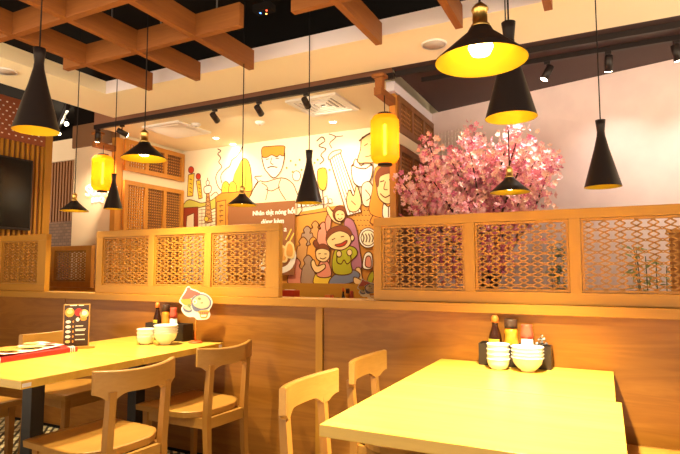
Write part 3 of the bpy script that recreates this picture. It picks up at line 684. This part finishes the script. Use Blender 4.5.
for a_, b_ in zip(pts, pts[1:]): mb.bar(cp(*a_), cp(*b_), .014, .008, up=(0, 1, 0))
mb.build('roof_line', GLOW, t)
MB().bar(cp(87, 196.3), cp(112, 195.6), .012, .008, up=(0, 1, 0)).build('underline', GLY, t)

# ------------------------------------------------------------------ dining furniture
def make_table(label, loc, w=.80, d=.665, zt=.74, group=None):
    t = thing('dining_table', label, 'table', loc, 0, group)
    MB().box((-w/2, -d/2, zt-.036), (w/2, d/2, zt), bev=.002).build('tabletop', W_TABLE, t)
    MB().box((-.17, -.13, zt-.046), (.17, .13, zt-.0365), bev=.002).build('mounting_plate', STEEL, t)
    MB().box((-.036, -.036, .0205), (.036, .036, zt-.0465), bev=.003).build('pedestal', STEEL, t)
    MB().box((-.22, -.2, 0), (.22, .2, .02), bev=.004).build('foot', STEEL, t)
    return t
TL0, TL1 = -2.226, -1.426
make_table('oak dining table at right, nearest the viewer and brightest lit', (.411, -.985, 0), .824, .70)
make_table('oak dining table at right, pushed against the partition under the bowls', (.402, -.318, 0), .805, .625)
tn = make_table('oak dining table at left, with the red menu books on it', ((TL0+TL1)/2, -1.008, 0), .80, .66)
tf = make_table('oak dining table at left, pushed against the partition with bowls on it', ((TL0+TL1)/2, -.342, 0), .80, .66)
MB().box((.4001, -.325, .712), (.4012, -.285, .728)).build('number_sticker', WHITE, tn)['label'] = 'small white sticker'
MB().box((.4001, .285, .708), (.4012, .315, .730)).build('number_sticker', WHITE, tf)['label'] = 'small pale sticker'

def make_chair(label):
    t = thing('dining_chair', label, 'chair', (0, 0, 0))
    # seat: dished plank with rounded back corners
    bm = bmesh.new(); NU, NV = 16, 14; top = []; bot = []
    for j in range(NV+1):
        v = j/NV; x = -.205+.46*v
        hw = .222*(1-.62*max(0, (.36-v)/.36)**2.6)
        rt, rb = [], []
        for i in range(NU+1):
            u = -1+2*i/NU; e = abs(u)**6
            z = .452-.014*(1-u*u)*(1-((v-.45)/.6)**2)-.006*e
            rt.append(bm.verts.new((x, u*hw, z))); rb.append(bm.verts.new((x, u*hw*.985, .418)))
        top.append(rt); bot.append(rb)
    for j in range(NV):
        for i in range(NU):
            f = bm.faces.new([top[j][i], top[j+1][i], top[j+1][i+1], top[j][i+1]]); f.smooth = True
            bm.faces.new([bot[j][i], bot[j][i+1], bot[j+1][i+1], bot[j+1][i]])
    for j in range(NV):
        for i, fl in ((0, 0), (NU, 1)): bm.faces.new([top[j][i], bot[j][i], bot[j+1][i], top[j+1][i]])
    for i in range(NU):
        for j in (0, NV): bm.faces.new([top[j][i], top[j][i+1], bot[j][i+1], bot[j][i]])
    mb = MB(); mb.absorb(bm); mb.build('seat', W_CHAIR, t)
    # back rail: curved board whose lower edge drops into the two posts
    PY = .145; n = 36; RL = .212; bm = bmesh.new(); rows = []
    for i in range(n+1):
        y = -RL+2*RL*i/n; x = -.262+.055*(y/RL)**2
        dmin = abs(abs(y)-PY); inner = abs(y) < PY
        zb = .690+.006*(y/RL)**2; k = .055
        zb -= .048*max(0, 1-max(dmin, .017)/.07)**2
        zt = .780+.012*(abs(y)/RL)**2
        th = .030-.004*(abs(y)/RL)
        nx, ny = 1, -.055*2*y/RL**2; l = math.hypot(nx, ny); nx /= l; ny /= l
        ring_ = []
        for s_, z in ((-1, zb), (1, zb), (1, zt-.006), (.6, zt), (-.6, zt), (-1, zt-.006)): ring_.append(bm.verts.new((x+nx*s_*th/2, y+ny*s_*th/2, z)))
        rows.append(ring_)
    for a_, b_ in zip(rows, rows[1:]):
        for k in range(6):
            f = bm.faces.new([a_[k], a_[(k+1) % 6], b_[(k+1) % 6], b_[k]]); f.smooth = k not in (0, 1, 5)
    bm.faces.new(rows[0]); bm.faces.new(rows[-1][::-1])
    mb = MB(); mb.absorb(bm); mb.build('backrest', W_CHAIR, t)
    for s_ in (-1, 1):
        y = s_*PY; mb = MB(); pr = [(-.255, 0), (-.232, .2), (-.222, .42), (-.232, .56), (-.243, .70)]; wd = [.026, .032, .036, .034, .030]
        i0 = None
        for (x, z), w in zip(pr, wd):
            r_ = [mb.bm.verts.new((x+a_*w/2, y+b_*.016, z)) for a_, b_ in ((-1, -1), (1, -1), (1, 1), (-1, 1))]
            if i0:
                for k in range(4): mb.bm.faces.new([i0[k], i0[(k+1) % 4], r_[(k+1) % 4], r_[k]])
            else: mb.bm.faces.new(r_[::-1])
            i0 = r_
        mb.bm.faces.new(i0); mb.build('leg', W_CHAIRV, t)
        mb = MB(); i0 = None
        for z, w in ((0, .026), (.417, .038)):
            r_ = [mb.bm.verts.new((.205+a_*w/2, s_*.178+b_*w/2, z)) for a_, b_ in ((-1, -1), (1, -1), (1, 1), (-1, 1))]
            if i0:
                for k in range(4): mb.bm.faces.new([i0[k], i0[(k+1) % 4], r_[(k+1) % 4], r_[k]])
            else: mb.bm.faces.new(r_[::-1])
            i0 = r_
        mb.bm.faces.new(i0); mb.build('leg', W_CHAIRV, t)
        MB().bar((-.203, y, .388), (.186, s_*.178, .388), .02, .055).build('apron', W_CHAIR, t)
    MB().box((.195, -.158, .36), (.215, .158, .4165)).build('apron', W_CHAIR, t)
    MB().box((-.235, -.127, .36), (-.212, .127, .4165)).build('apron', W_CHAIR, t)
    return t
GC = 'pale wood dining chairs'
ch = make_chair('pale wood chair at the left side of the nearest right-hand table'); ch['group'] = GC
ch.location = (-.035, -.95, 0)
clone(ch, (-.04, -.375, 0), .02, 'pale wood chair between the nearer chair and the partition, right-hand table')
clone(ch, (-1.30, -1.02, 0), PI-.07, 'pale wood chair in front of the left-hand table, its back towards the viewer')
clone(ch, (-1.35, -.335, 0), PI-.08, 'pale wood chair at the left-hand table beside the partition, seat partly lit')
clone(ch, (-2.40, -.37, 0), .0, 'pale wood chair behind the upright menu at the far side of the left-hand table')
clone(ch, (-2.56, -.97, 0), .04, 'pale wood chair cut by the left edge of the picture')
clone(ch, (1.06, -.30, 0), PI+.03, 'pale wood chair of which only the seat shows at the lower right corner')

# ------------------------------------------------------------------ things on the tables
def bowl_stack(loc, r, h, n, step, where):
    base = None
    names = {1: 'lowest', 2: 'second lowest', 3: 'third from below', 4: 'fourth from below', 5: 'fifth from below'}
    for k in range(n):
        lab = ('topmost' if k == n-1 else names[k+1])+' white bowl of '+where
        p = Vector(loc)+Vector((0, 0, k*step))
        if base is None and r < .06: base = MB().lathe([(0, 0), (r*.60, 0), (r*.63, h*.08), (r*.80, h*.22), (r*.92, h*.55), (r*.95, h*.88), (r, h*.95), (r, h), (r*.96, h), (r*.90, h*.85), (r*.86, h*.5), (r*.6, h*.2), (0, h*.16)], n=36).build('white_bowl', PORC); base.location = p; tag(base, lab, 'bowl', 'stacked white bowls'); o = base
        elif base is None:
            pr = [(0, 0), (r*.42, 0), (r*.44, h*.10), (r*.62, h*.25), (r*.86, h*.58), (r*.93, h*.90), (r, h*.97), (r, h), (r*.965, h), (r*.89, h*.88), (r*.80, h*.56), (r*.55, h*.26), (0, h*.18)]
            base = MB().lathe(pr, n=36).build('white_bowl', PORC); base.location = p; tag(base, lab, 'bowl', 'stacked white bowls'); o = base
        else:
            o = base.copy(); COL.objects.link(o); o.location = p; tag(o, lab, 'bowl', 'stacked white bowls')
SOY = mat('soy_glass', (.035, .010, .005), .12, spec=.7); CHILI = mat('chili_sauce', (.72, .27, .02), .25, spec=.6)
LABY = mat('label_yellow', (.80, .62, .06), .5); ORCAP = mat('orange_cap', (.75, .20, .03), .4)
BOXM = mat('condiment_box_black', (.022, .014, .012), .4)
def condiment_box(label, x0, x1, y0, y1, z, hgt, stacklab):
    t = thing('condiment_box', label, 'box', ((x0+x1)/2, (y0+y1)/2, z)); w = (x1-x0)/2; d = (y1-y0)/2; k = .006
    MB().box((-w, -d, 0), (w, d, .006)).build('base', BOXM, t)
    mb = MB().box((-w, -d, .0061), (w, -d+k, hgt)).box((-w, d-k, .0061), (w, d, hgt)).box((-w, -d+k, .0061), (-w+k, d-k, hgt)).box((w-k, -d+k, .0061), (w, d-k, hgt)); mb.build('walls', BOXM, t)
    MB().box((-.003, -d+k, .0062), (.003, d-k, hgt*.8)).build('divider', BOXM, t)
def soy(label, loc, s=1, slim=.88):
    t = thing('soy_sauce_bottle', label, 'bottle', loc, 0, 'sauce bottles')
    MB().lathe([(0, 0), (.030*s, 0), (.031*s, .01*s), (.031*s, .09*s), (.027*s, .115*s), (.014*s, .15*s), (.013*s, .165*s), (0, .166*s)], n=24).build('bottle', SOY, t)
    MB().lathe([(0, .1662*s), (.017*s, .1662*s), (.017*s, .185*s), (.010*s, .195*s), (0, .196*s)], n=20).build('cap', ORCAP, t)
    bm = bmesh.new(); R_ = .0316*s; vs = []
    for k in range(9):
        a_ = -PI/2-1.3+k*.26; vs.append([bm.verts.new((R_*math.cos(a_), R_*math.sin(a_), z*s)) for z in (.05, .10)])
    for a_, b_ in zip(vs, vs[1:]): bm.faces.new([a_[0], b_[0], b_[1], a_[1]])
    mb = MB(); mb.absorb(bm); mb.build('bottle_label', LABY, t)
    t.scale = (slim, slim, 1)
def chili(label, loc, s=1, slim=.88):
    t = thing('chili_sauce_bottle', label, 'bottle', loc, 0, 'sauce bottles')
    MB().lathe([(0, 0), (.031*s, 0), (.033*s, .01*s), (.033*s, .085*s), (.029*s, .105*s), (.028*s, .118*s), (.031*s, .128*s), (.026*s, .145*s), (0, .1455*s)], n=24).build('bottle', CHILI, t)
    MB().lathe([(0, .146*s), (.029*s, .146*s), (.029*s, .178*s), (.026*s, .182*s), (0, .1822*s)], n=24).build('cap', mat('brown_cap', (.06, .03, .02), .4), t)
    t.scale = (slim, slim, 1)
def shaker(label, loc, s=1, slim=.88):
    t = thing('pepper_shaker', label, 'shaker', loc, 0, 'shakers in the condiment boxes')
    MB().lathe([(0, 0), (.024*s, 0), (.026*s, .01*s), (.026*s, .105*s), (0, .1052*s)], n=24).build('body', PORC, t)
    MB().lathe([(0, .1055*s), (.028*s, .1055*s), (.027*s, .125*s), (.022*s, .15*s), (.025*s, .158*s), (0, .16*s)], n=20).build('cap', mat('salmon_red_cap', (.68, .10, .06), .4), t)
    t.scale = (slim, slim, 1)
ZT = .7405
# right-hand table
condiment_box('black condiment box on the right-hand table, behind the white bowls', .215, .548, -.098, -.012, ZT, .105, '')
soy('dark soy sauce bottle with orange cap in the right-hand box', (.288, -.052, ZT+.0065), 1.19)
chili('orange chili sauce bottle with brown cap in the right-hand box', (.364, -.052, ZT+.0065), 1.19)
shaker('white shaker with red cap in the right-hand box', (.438, -.052, ZT+.0065), 1.22)
t = thing('clip_holder', 'small shiny metal rack at the right end of the right-hand box', 'rack', (.505, -.055, ZT+.0065))
MB().tube([(0, 0, 0), (0, 0, .13)], .004, 8).build('stem', CHROME, t)
mb = MB()
for k, (dx, dz) in enumerate(((-.02, .108), (0, .113), (.02, .108), (-.011, .128), (.011, .128))): mb.lathe([(0, -.008), (.006, -.006), (.009, 0), (.006, .006), (0, .008)], (dx, 0, dz), 12)
mb.tube([(-.025, 0, .104), (.025, 0, .104)], .003, 6).tube([(0, 0, .128), (0, 0, .15)], [.004, .002], 6)
mb.build('rack_knobs', CHROME, t)
q = at(498.5, 369, 'Z', .74); bowl_stack((q.x, q.y, ZT), .053, .05, 4, .0225, 'the smaller stack on the right-hand table')
q = at(529, 370, 'Z', .74); bowl_stack((q.x, -.176, ZT), .073, .066, 4, .0155, 'the larger stack on the right-hand table')
# left-hand table
condiment_box('black condiment box on the left-hand table, behind the white bowls', -2.015, -1.68, -.105, -.012, ZT, .11, '')
q = at(157, 330, 'Y', -.055); soy('dark soy sauce bottle in the left-hand box', (q.x, -.055, ZT+.0065), 1.22, .72)
q = at(165.5, 330, 'Y', -.055); chili('orange chili sauce bottle in the left-hand box', (q.x, -.055, ZT+.0065), 1.24, .66)
q = at(173.2, 330, 'Y', -.055); shaker('white shaker with red cap in the left-hand box', (q.x, -.055, ZT+.0065), 1.3, .72)
q = at(145.5, 344, 'Z', .74); bowl_stack((q.x, q.y, ZT), .056, .05, 3, .0225, 'the smaller stack on the left-hand table')
q = at(165.5, 344.5, 'Z', .74); bowl_stack((q.x, q.y, ZT), .075, .075, 4, .0155, 'the larger stack on the left-hand table')
# cut-out picture card on a stick
def picture_card(label, base, rot, s, stick):
    t = thing('picture_card_stand', label, 'table sign', base, rot)
    MB().lathe([(0, 0), (.050*s, 0), (.052*s, .004), (.046*s, .009), (.008*s, .012), (0, .0121)], n=32).build('base', mat('red_orange_base', (.66, .10, .02), .4), t)
    MB().tube([(0, 0, .012), (0, 0, stick+.03)], .004*s, 8).build('stick', mat('orange_stick', (.75, .22, .03), .4), t)
    k = .00495*s*1.25  # metres per unit of the drawing below
    def P2(pts, y, m_, sm=True, mb=None):
        q = [((x-252)/8.2*k, (400-yy)/8.2*k+stick) for x, yy in pts]
        mb.prism(smooth_loop(q, 4) if sm else q, (0, y, 0), (1, 0, 0), (0, 0, 1), (0, .0012, 0), m_)
    mb = MB(); P2([(78, 210), (120, 140), (150, 85), (175, 68), (205, 92), (260, 108), (300, 128), (340, 135), (395, 165), (430, 215), (425, 265), (400, 310), (410, 350), (390, 392), (340, 405), (270, 405), (240, 380), (180, 378), (130, 350), (100, 300), (115, 262), (80, 235)], -.0068, PAPER, True, mb); mb.build('card', PAPER, t)
    mb = MB(); CR = mat('card_red', (.50, .12, .10), .5); CB = mat('card_blue', (.15, .16, .27), .5); CW = mat('card_soup', (.60, .50, .34), .5); CG = mat('card_green', (.20, .27, .10), .5); CY = mat('card_yellow', (.62, .34, .06), .5)
    P2([(102, 198), (130, 150), (155, 110), (160, 85), (190, 82), (195, 100), (250, 118), (298, 138), (285, 155), (240, 165), (200, 190)], -.0082, CR, True, mb)
    P2([(90, 205), (200, 195), (210, 250), (140, 260)], -.0082, CY, True, mb)
    P2([(205, 215), (240, 170), (300, 145), (370, 160), (415, 210), (412, 265), (375, 300), (310, 308), (270, 325), (225, 300)], -.0082, CB, True, mb)
    P2([(222, 218), (250, 180), (310, 158), (370, 175), (400, 215), (398, 260), (360, 288), (300, 292), (240, 265)], -.0094, CW, True, mb)
    P2([(225, 215), (245, 200), (268, 215), (262, 245), (235, 245)], -.0104, PAPER, True, mb); P2([(236, 220), (246, 212), (256, 220), (250, 234), (238, 232)], -.0114, CY, True, mb)
    P2([(275, 195), (290, 180), (312, 190), (300, 208)], -.0104, CG, True, mb); P2([(305, 235), (330, 228), (325, 242)], -.0104, CG, True, mb)
    P2([(118, 285), (150, 265), (205, 290), (215, 320), (180, 335), (135, 320)], -.0082, CB, True, mb); P2([(128, 283), (155, 270), (200, 290), (205, 308), (170, 312)], -.0094, CW, True, mb); P2([(165, 262), (185, 245), (205, 265), (190, 280)], -.0104, CG, True, mb)
    P2([(285, 318), (395, 312), (388, 345), (372, 385), (315, 388), (298, 350)], -.0082, CY, True, mb)
    for x in (298, 322, 346, 368): P2([(x, 328), (x+16, 327), (x+15, 346), (x+1, 347)], -.0094, CR, False, mb)
    P2([(310, 356), (372, 353), (365, 374), (318, 376)], -.0094, PAPER, False, mb)
    mb.build('card_picture', CR, t)
    return t
q = at(195, 342.5, 'Z', .74)
pc = picture_card('noodle bowl picture card on a red stick stand, left-hand table by the partition', (q.x+.012, -.10, ZT), .32, .84, .15)

# upright menu
q0 = at(60.5, 350, 'Z', .74); q1 = at(90, 347.5, 'Z', .74); ang = math.atan2(q1.y-q0.y, q1.x-q0.x); wd = .143; mid = (q0+q1)/2
mid.z = ZT
t = thing('menu_stand', 'upright dark menu in a wooden stand on the left-hand table', 'menu', mid, ang*.75)
MB().box((-.072, -.018, 0), (.105, .03, .014), bev=.003).build('base', W_CHAIR, t)
MB().box((-wd/2, -.004, .0142), (wd/2, .006, .262), bev=.002).build('frame', W_CHAIR, t)
MB().box((-wd/2+.006, -.0062, .017), (wd/2-.006, -.0041, .256)).build('menu_sheet', mat('menu_dark', (.045, .018, .012), .35), t)
mb = MB(); F1 = mat('food_orange', (.80, .32, .05), .5); F2 = mat('food_yellow', (.85, .60, .22), .5)
def ms(x, z, rx, rz, m_, y=-.0068, n=14):
    x *= .83; rx *= .83; z *= .965; mb.prism([(x+rx*math.cos(2*PI*k/n), z+rz*math.sin(2*PI*k/n)) for k in range(n)], (0, y, 0), (1, 0, 0), (0, 0, 1), (0, .0005, 0), m_)
ms(-.045, .222, .030, .027, F1); ms(-.045, .226, .018, .012, F2, -.0074); ms(.012, .222, .026, .024, CRED); ms(.048, .212, .030, .026, F2); ms(.05, .216, .018, .014, PAPER, -.0074); ms(.045, .183, .022, .014, F1); ms(.008, .178, .012, .012, PAPER)
for k in range(5): z = .165-k*.030; ms(-.052, z, .017, .009, PAPER if k < 4 else F2); ms(-.020, z, .005, .007, F1)
mb.build('food_pictures', F1, t)
mb = MB()
for a_, b_, z in ((-.045, -.002, .264), (.012, .045, .264), (-.005, .045, .138), (-.005, .062, .118), (-.005, .056, .110), (-.005, .055, .085), (-.005, .058, .055), (-.052, -.03, .245)): mb.box((a_*.83, -.0071, z*.965-.0022), (b_*.83, -.0063, z*.965+.0022))
mb.build('print_lines', PAPER, t)
# red menu books
def menu_book(label, loc, rot, L, Wd, th, top=True):
    t = thing('menu_book', label, 'menu', loc, rot)
    MB().box((-Wd, -L/2, 0), (0, L/2, .004)).build('back_cover', CRED, t)
    MB().box((-Wd+.004, -L/2+.004, .0041), (-.006, L/2-.004, th-.0041)).build('pages', PAPER, t)
    MB().box((-Wd, -L/2, th-.004), (0, L/2, th), bev=.001).build('front_cover', CRED, t)
    mb = MB().box((-.0058, -L/2, .0041), (0, L/2, th-.0041)); mb.build('spine', CRED, t)
    for y in (-L*.28, L*.44):
        mb = MB()
        for dy in (-.012, 0, .012): mb.tube([(-.03, y+dy, th+.001), (-.01, y+dy, th+.006), (.004, y+dy, th), (.005, y+dy, th*.4), (.002, y+dy, .002)], .003, 6)
        mb.build('ring_binding', WHITE, t)
    return t
menu_book('thick red menu book lying at the left edge of the table', (-1.945, -.965, ZT), -.02, .575, .275, .026)
t = thing('menu_sheet', 'printed food menu sheet lying on top of the red menu book', 'menu', (-2.09, -.93, ZT+.034), .10)
bm = bmesh.new(); g = []
for i in range(9):
    g.append([bm.verts.new((-.115+.23*i/8, -.2+.4*j/8, .004*math.sin(i*.7)+.010*((j-4)/4)**2)) for j in range(9)])
for i in range(8):
    for j in range(8): bm.faces.new([g[i][j], g[i+1][j], g[i+1][j+1], g[i][j+1]]).smooth = True
r_ = bmesh.ops.extrude_face_region(bm, geom=bm.faces[:])
bmesh.ops.translate(bm, vec=(0, 0, .002), verts=[v for v in r_['geom'] if isinstance(v, bmesh.types.BMVert)])
mb = MB(); mb.absorb(bm); mb.build('paper', PAPER, t)
mb = MB()
for x, y, rx, ry, m_ in ((.04, -.08, .06, .05, F1), (.03, .06, .06, .06, F2), (-.05, -.02, .045, .06, F1), (-.06, .13, .04, .04, F2), (.06, .15, .035, .03, CRED)):
    n = 16; zz = .011+.010*(y/.2)**2
    mb.prism([(x+rx*math.cos(2*PI*k/n), y+ry*math.sin(2*PI*k/n)) for k in range(n)], (0, 0, zz), (1, 0, 0), (0, 1, 0), (0, 0, .0006), m_)
mb.build('food_pictures', F1, t)

# ------------------------------------------------------------------ alcove table seen through the gap
make_table('oak dining table in the alcove, seen through the gap', (-1.42, 1.33, .1005), 1.0, .6)
ZA = .8410
q = at(345, 292, 'Y', 1.28)
condiment_box('small black condiment tray on the alcove table', q.x-.09, q.x+.17, 1.24, 1.32, ZA, .128, '')
soy('tiny soy sauce bottle on the alcove table', (at(343.2, 292, 'Y', 1.28).x, 1.28, ZA+.0065), 1.06, .55)
chili('tiny brown sauce bottle on the alcove table', (at(347.6, 292, 'Y', 1.28).x, 1.28, ZA+.0065), 1.1, .52)
shaker('tiny white shaker with red cap on the alcove table', (at(351.6, 292, 'Y', 1.28).x, 1.28, ZA+.0065), 1.14, .55)
q = at(367.5, 290, 'Y', 1.20)
picture_card('noodle picture card stand on the alcove table', (q.x, 1.20, ZA), .3, .62, .135)
q0 = at(283, 290, 'Y', 1.3); q1 = at(297, 290, 'Y', 1.3)
t = thing('napkin_box', 'red napkin box on the alcove table beside the lattice screen', 'box', ((q0.x+q1.x)/2, 1.3, ZA)); w = (q1.x-q0.x)/2
MB().box((-w, -.05, 0), (w, .05, q0.z-ZA), bev=.004).build('case', RED, t)
MB().box((-w*.6, -.02, q0.z-ZA+.0002), (w*.6, .02, q0.z-ZA+.006)).build('napkin', PAPER, t)
q0 = at(326, 295, 'Y', 1.2); q1 = at(332.5, 295, 'Y', 1.2)
t = thing('card_box', 'small orange and red box on the alcove table', 'box', ((q0.x+q1.x)/2, 1.2, ZA)); w = (q1.x-q0.x)/2
MB().box((-w, -.03, 0), (w, .03, q0.z-ZA-.012), bev=.002).build('case', RED, t)
MB().box((-w, -.03, q0.z-ZA-.0118), (w, .03, q0.z-ZA), bev=.002).build('lid', ORCAP, t)

# ------------------------------------------------------------------ blossom tree and plants
t = thing('blossom_tree', 'pink artificial cherry blossom tree behind the lattice screen', 'tree', (0.02, 1.2, 0))
o = Vector((.02, 1.2, 0))
BARK = noisy('dark_bark', (.05, .025, .018), (.09, .045, .03), 30, .9)
MB().lathe([(0, 0), (.14, 0), (.17, .28), (.155, .28), (.15, .25), (0, .25)], n=32).build('planter', mat('planter_dark', (.06, .04, .035), .6), t)
tips = [(404, 196), (412, 172), (428, 140), (427, 152), (436, 165), (450, 158), (468, 140), (474, 132), (462, 178), (486, 150), (492, 172), (508, 136), (519, 134), (528, 148), (540, 153), (553, 160), (546, 150), (534, 172), (524, 190), (503, 205), (482, 205), (444, 196), (424, 205), (402, 182), (514, 204), (446, 225), (424, 236), (462, 235), (484, 245), (440, 255), (470, 262), (456, 148), (498, 188), (474, 165), (416, 190), (434, 182), (450, 208), (500, 155), (478, 190), (455, 270), (492, 262), (515, 165), (468, 205), (486, 225), (408, 215), (437, 212)]
br = MB(); fl = MB()
BL = [mat('blossom_pale', (.88, .50, .48), .6), mat('blossom_pink', (.80, .28, .35), .6), mat('blossom_rose', (.62, .14, .26), .6), mat('blossom_peach', (.90, .55, .40), .6)]
br.tube([(0, 0, .26), (.02, .0, .7), (-.02, .02, 1.05), (0, 0, 1.3)], [.045, .04, .036, .03], 8)
for m_ in BL: fl.mi(m_)
def flower(c, r, mi):
    nrm = Vector((random.uniform(-1, 1), random.uniform(-1.6, .5), random.uniform(-.6, 1))).normalized()
    x = nrm.orthogonal().normalized(); y = nrm.cross(x); a0 = random.random()*6; V = fl.bm.verts
    cc = V.new(c-nrm*r*.25)
    for k in range(5):
        a_ = a0+k*1.2566
        l = [c+(x*math.cos(a_+da)+y*math.sin(a_+da))*r*q+nrm*r*h for da, q, h in ((-.5, .75, .05), (0, 1.05, .22), (.5, .75, .05))]
        f = fl.bm.faces.new([cc]+[V.new(p) for p in l]); f.material_index = mi
for i, (px, py) in enumerate(tips):
    Y = 1.2+random.uniform(-.32, .28); tip = at(px, py, 'Y', Y)-o; tip.x = max(tip.x, -.56)
    b0 = Vector((0, 0, .85+.45*random.random())); md = b0.lerp(tip, .55)+Vector((random.uniform(-.06, .06), random.uniform(-.06, .06), random.uniform(.0, .10)))
    path = [b0.lerp(md, k/4)+Vector((0, 0, .03*math.sin(k))) for k in range(4)]+[md.lerp(tip, k/4) for k in range(5)]
    br.tube(path, [.014-.0013*k for k in range(len(path))], 6)
    n = 135
    for k in range(n):
        u = random.random()**.7; p = md.lerp(tip, u*1.02)
        sg = .062*(1.25-.55*u); c = p+Vector((random.gauss(0, sg), random.gauss(0, sg), random.gauss(0, sg*.9)))
        if not (-.62 < c.x < .85): continue
        hgt = c.z; w_ = [.35, .3, .1, .25] if hgt > 1.55 else [.2, .4, .3, .1]  # upper flowers paler and peachier, their lit look put into the colour mix
        flower(c, random.uniform(.016, .027), random.choices(range(4), w_)[0])
br.build('branches', BARK, t)
tag(fl.build('blossoms', BL[0], t), kind='stuff')
LEAF = [mat('leaf_dark', (.05, .09, .03), .5), mat('leaf_light', (.26, .32, .10), .5)]
def leafy(label, cx, stems, z1, mt, spread, seed):
    random.seed(seed); t = thing('bamboo_plant', label, 'plant', cx); st = MB(); lf = MB()
    MB().lathe([(0, 0), (.10, 0), (.12, .22), (.108, .22), (.10, .2), (0, .2)], n=28).build('pot', mat('pot_dark', (.07, .05, .045), .6), t)
    for s_ in range(stems):
        a_ = random.random()*6.28; b0 = Vector((.04*math.cos(a_), .04*math.sin(a_), .2)); tp_ = Vector((spread*math.cos(a_)*random.uniform(.3, 1), spread*.6*math.sin(a_), z1*random.uniform(.82, 1)))
        st.tube([b0, b0.lerp(tp_, .5), tp_], [.008, .006, .003], 6)
        for k in range(26):
            p = b0.lerp(tp_, .45+.55*random.random()); d = Vector((random.uniform(-1, 1), random.uniform(-.6, .6), random.uniform(-.5, .5))).normalized(); L_ = random.uniform(.06, .11)
            sd = d.cross(Vector((0, random.uniform(-1, 0), 1))).normalized()*L_*.10; V = lf.bm.verts
            f = lf.bm.faces.new([V.new(p), V.new(p+d*L_*.4+sd), V.new(p+d*L_+Vector((0, 0, -.02))), V.new(p+d*L_*.4-sd)])
    st.build('stems', LEAF[0], t); tag(lf.build('leaves', mt, t), kind='stuff')
q = at(562, 250, 'Y', 1.3); leafy('dark leafy plant behind the middle of the lattice screen', (q.x, 1.3, 0), 5, 1.52, LEAF[0], .10, 3)
q = at(655, 260, 'Y', 1.05); leafy('pale green leafy plant behind the right end of the lattice screen', (q.x, 1.05, 0), 6, 1.40, LEAF[1], .20, 5)
q = at(669, 233, 'Y', .7)
t = thing('wooden_board', 'brown wooden board behind the right end of the lattice screen', 'board', (q.x, .7, 0))
MB().box((0, 0, 0), (.30, .04, q.z), bev=.003).build('board', W_PANEL, t)
MB().box((-.012, -.006, q.z+.0005), (.312, .046, q.z+.02), bev=.003).build('cap_rail', W_ORANGE, t)
# white grid on the pink wall near the alcove
dirw = (b-a).normalized(); nn = Vector((dirw.y, -dirw.x, 0))
t = thing('wall_grid', 'faint pale grid panel on the pink wall behind the blossoms', 'wall grid', a+dirw*.06+nn*.001+Vector((0, 0, 1.5)), math.atan2(dirw.y, dirw.x))
mb = MB(); GW = mat('pale_grid', (.84, .74, .68), .7)
for k in range(11): mb.box((k*.036, -.012, 0), (k*.036+.010, -.001, 1.0))
for k in range(28): mb.box((0, -.010, k*.036), (.37, -.0012, k*.036+.010))
mb.build('grid_bars', GW, t)

# unseen fill lights, added to brighten the ceiling and the pink wall
for p_, e_ in (((2.5, -.9, 2.05), 7), ((2.4, .45, 2.0), 9), ((-1.7, -2.9, 2.1), 5), ((.5, -3.4, 2.1), 6), ((-3.6, -1.6, 2.0), 4)):
    light('fill_light', 'POINT', p_, e_, (1, .78, .50), .12)
# ------------------------------------------------------------------ world and view
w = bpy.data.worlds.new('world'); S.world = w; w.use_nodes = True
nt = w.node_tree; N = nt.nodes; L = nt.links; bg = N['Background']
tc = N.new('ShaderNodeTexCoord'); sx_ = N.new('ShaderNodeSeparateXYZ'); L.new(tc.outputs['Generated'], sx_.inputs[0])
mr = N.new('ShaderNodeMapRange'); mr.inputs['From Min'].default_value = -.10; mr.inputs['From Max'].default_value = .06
mr.inputs['To Min'].default_value = 3.0; mr.inputs['To Max'].default_value = .13  # surround made brighter below the horizon, added to lift the cream ceiling
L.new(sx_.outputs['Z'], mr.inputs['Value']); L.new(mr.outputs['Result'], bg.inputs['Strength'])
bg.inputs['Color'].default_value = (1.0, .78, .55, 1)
S.view_settings.view_transform = 'Standard'; S.view_settings.look = 'None'
S.view_settings.exposure = 0.58; S.view_settings.gamma = 1; S.view_settings.use_curve_mapping = False
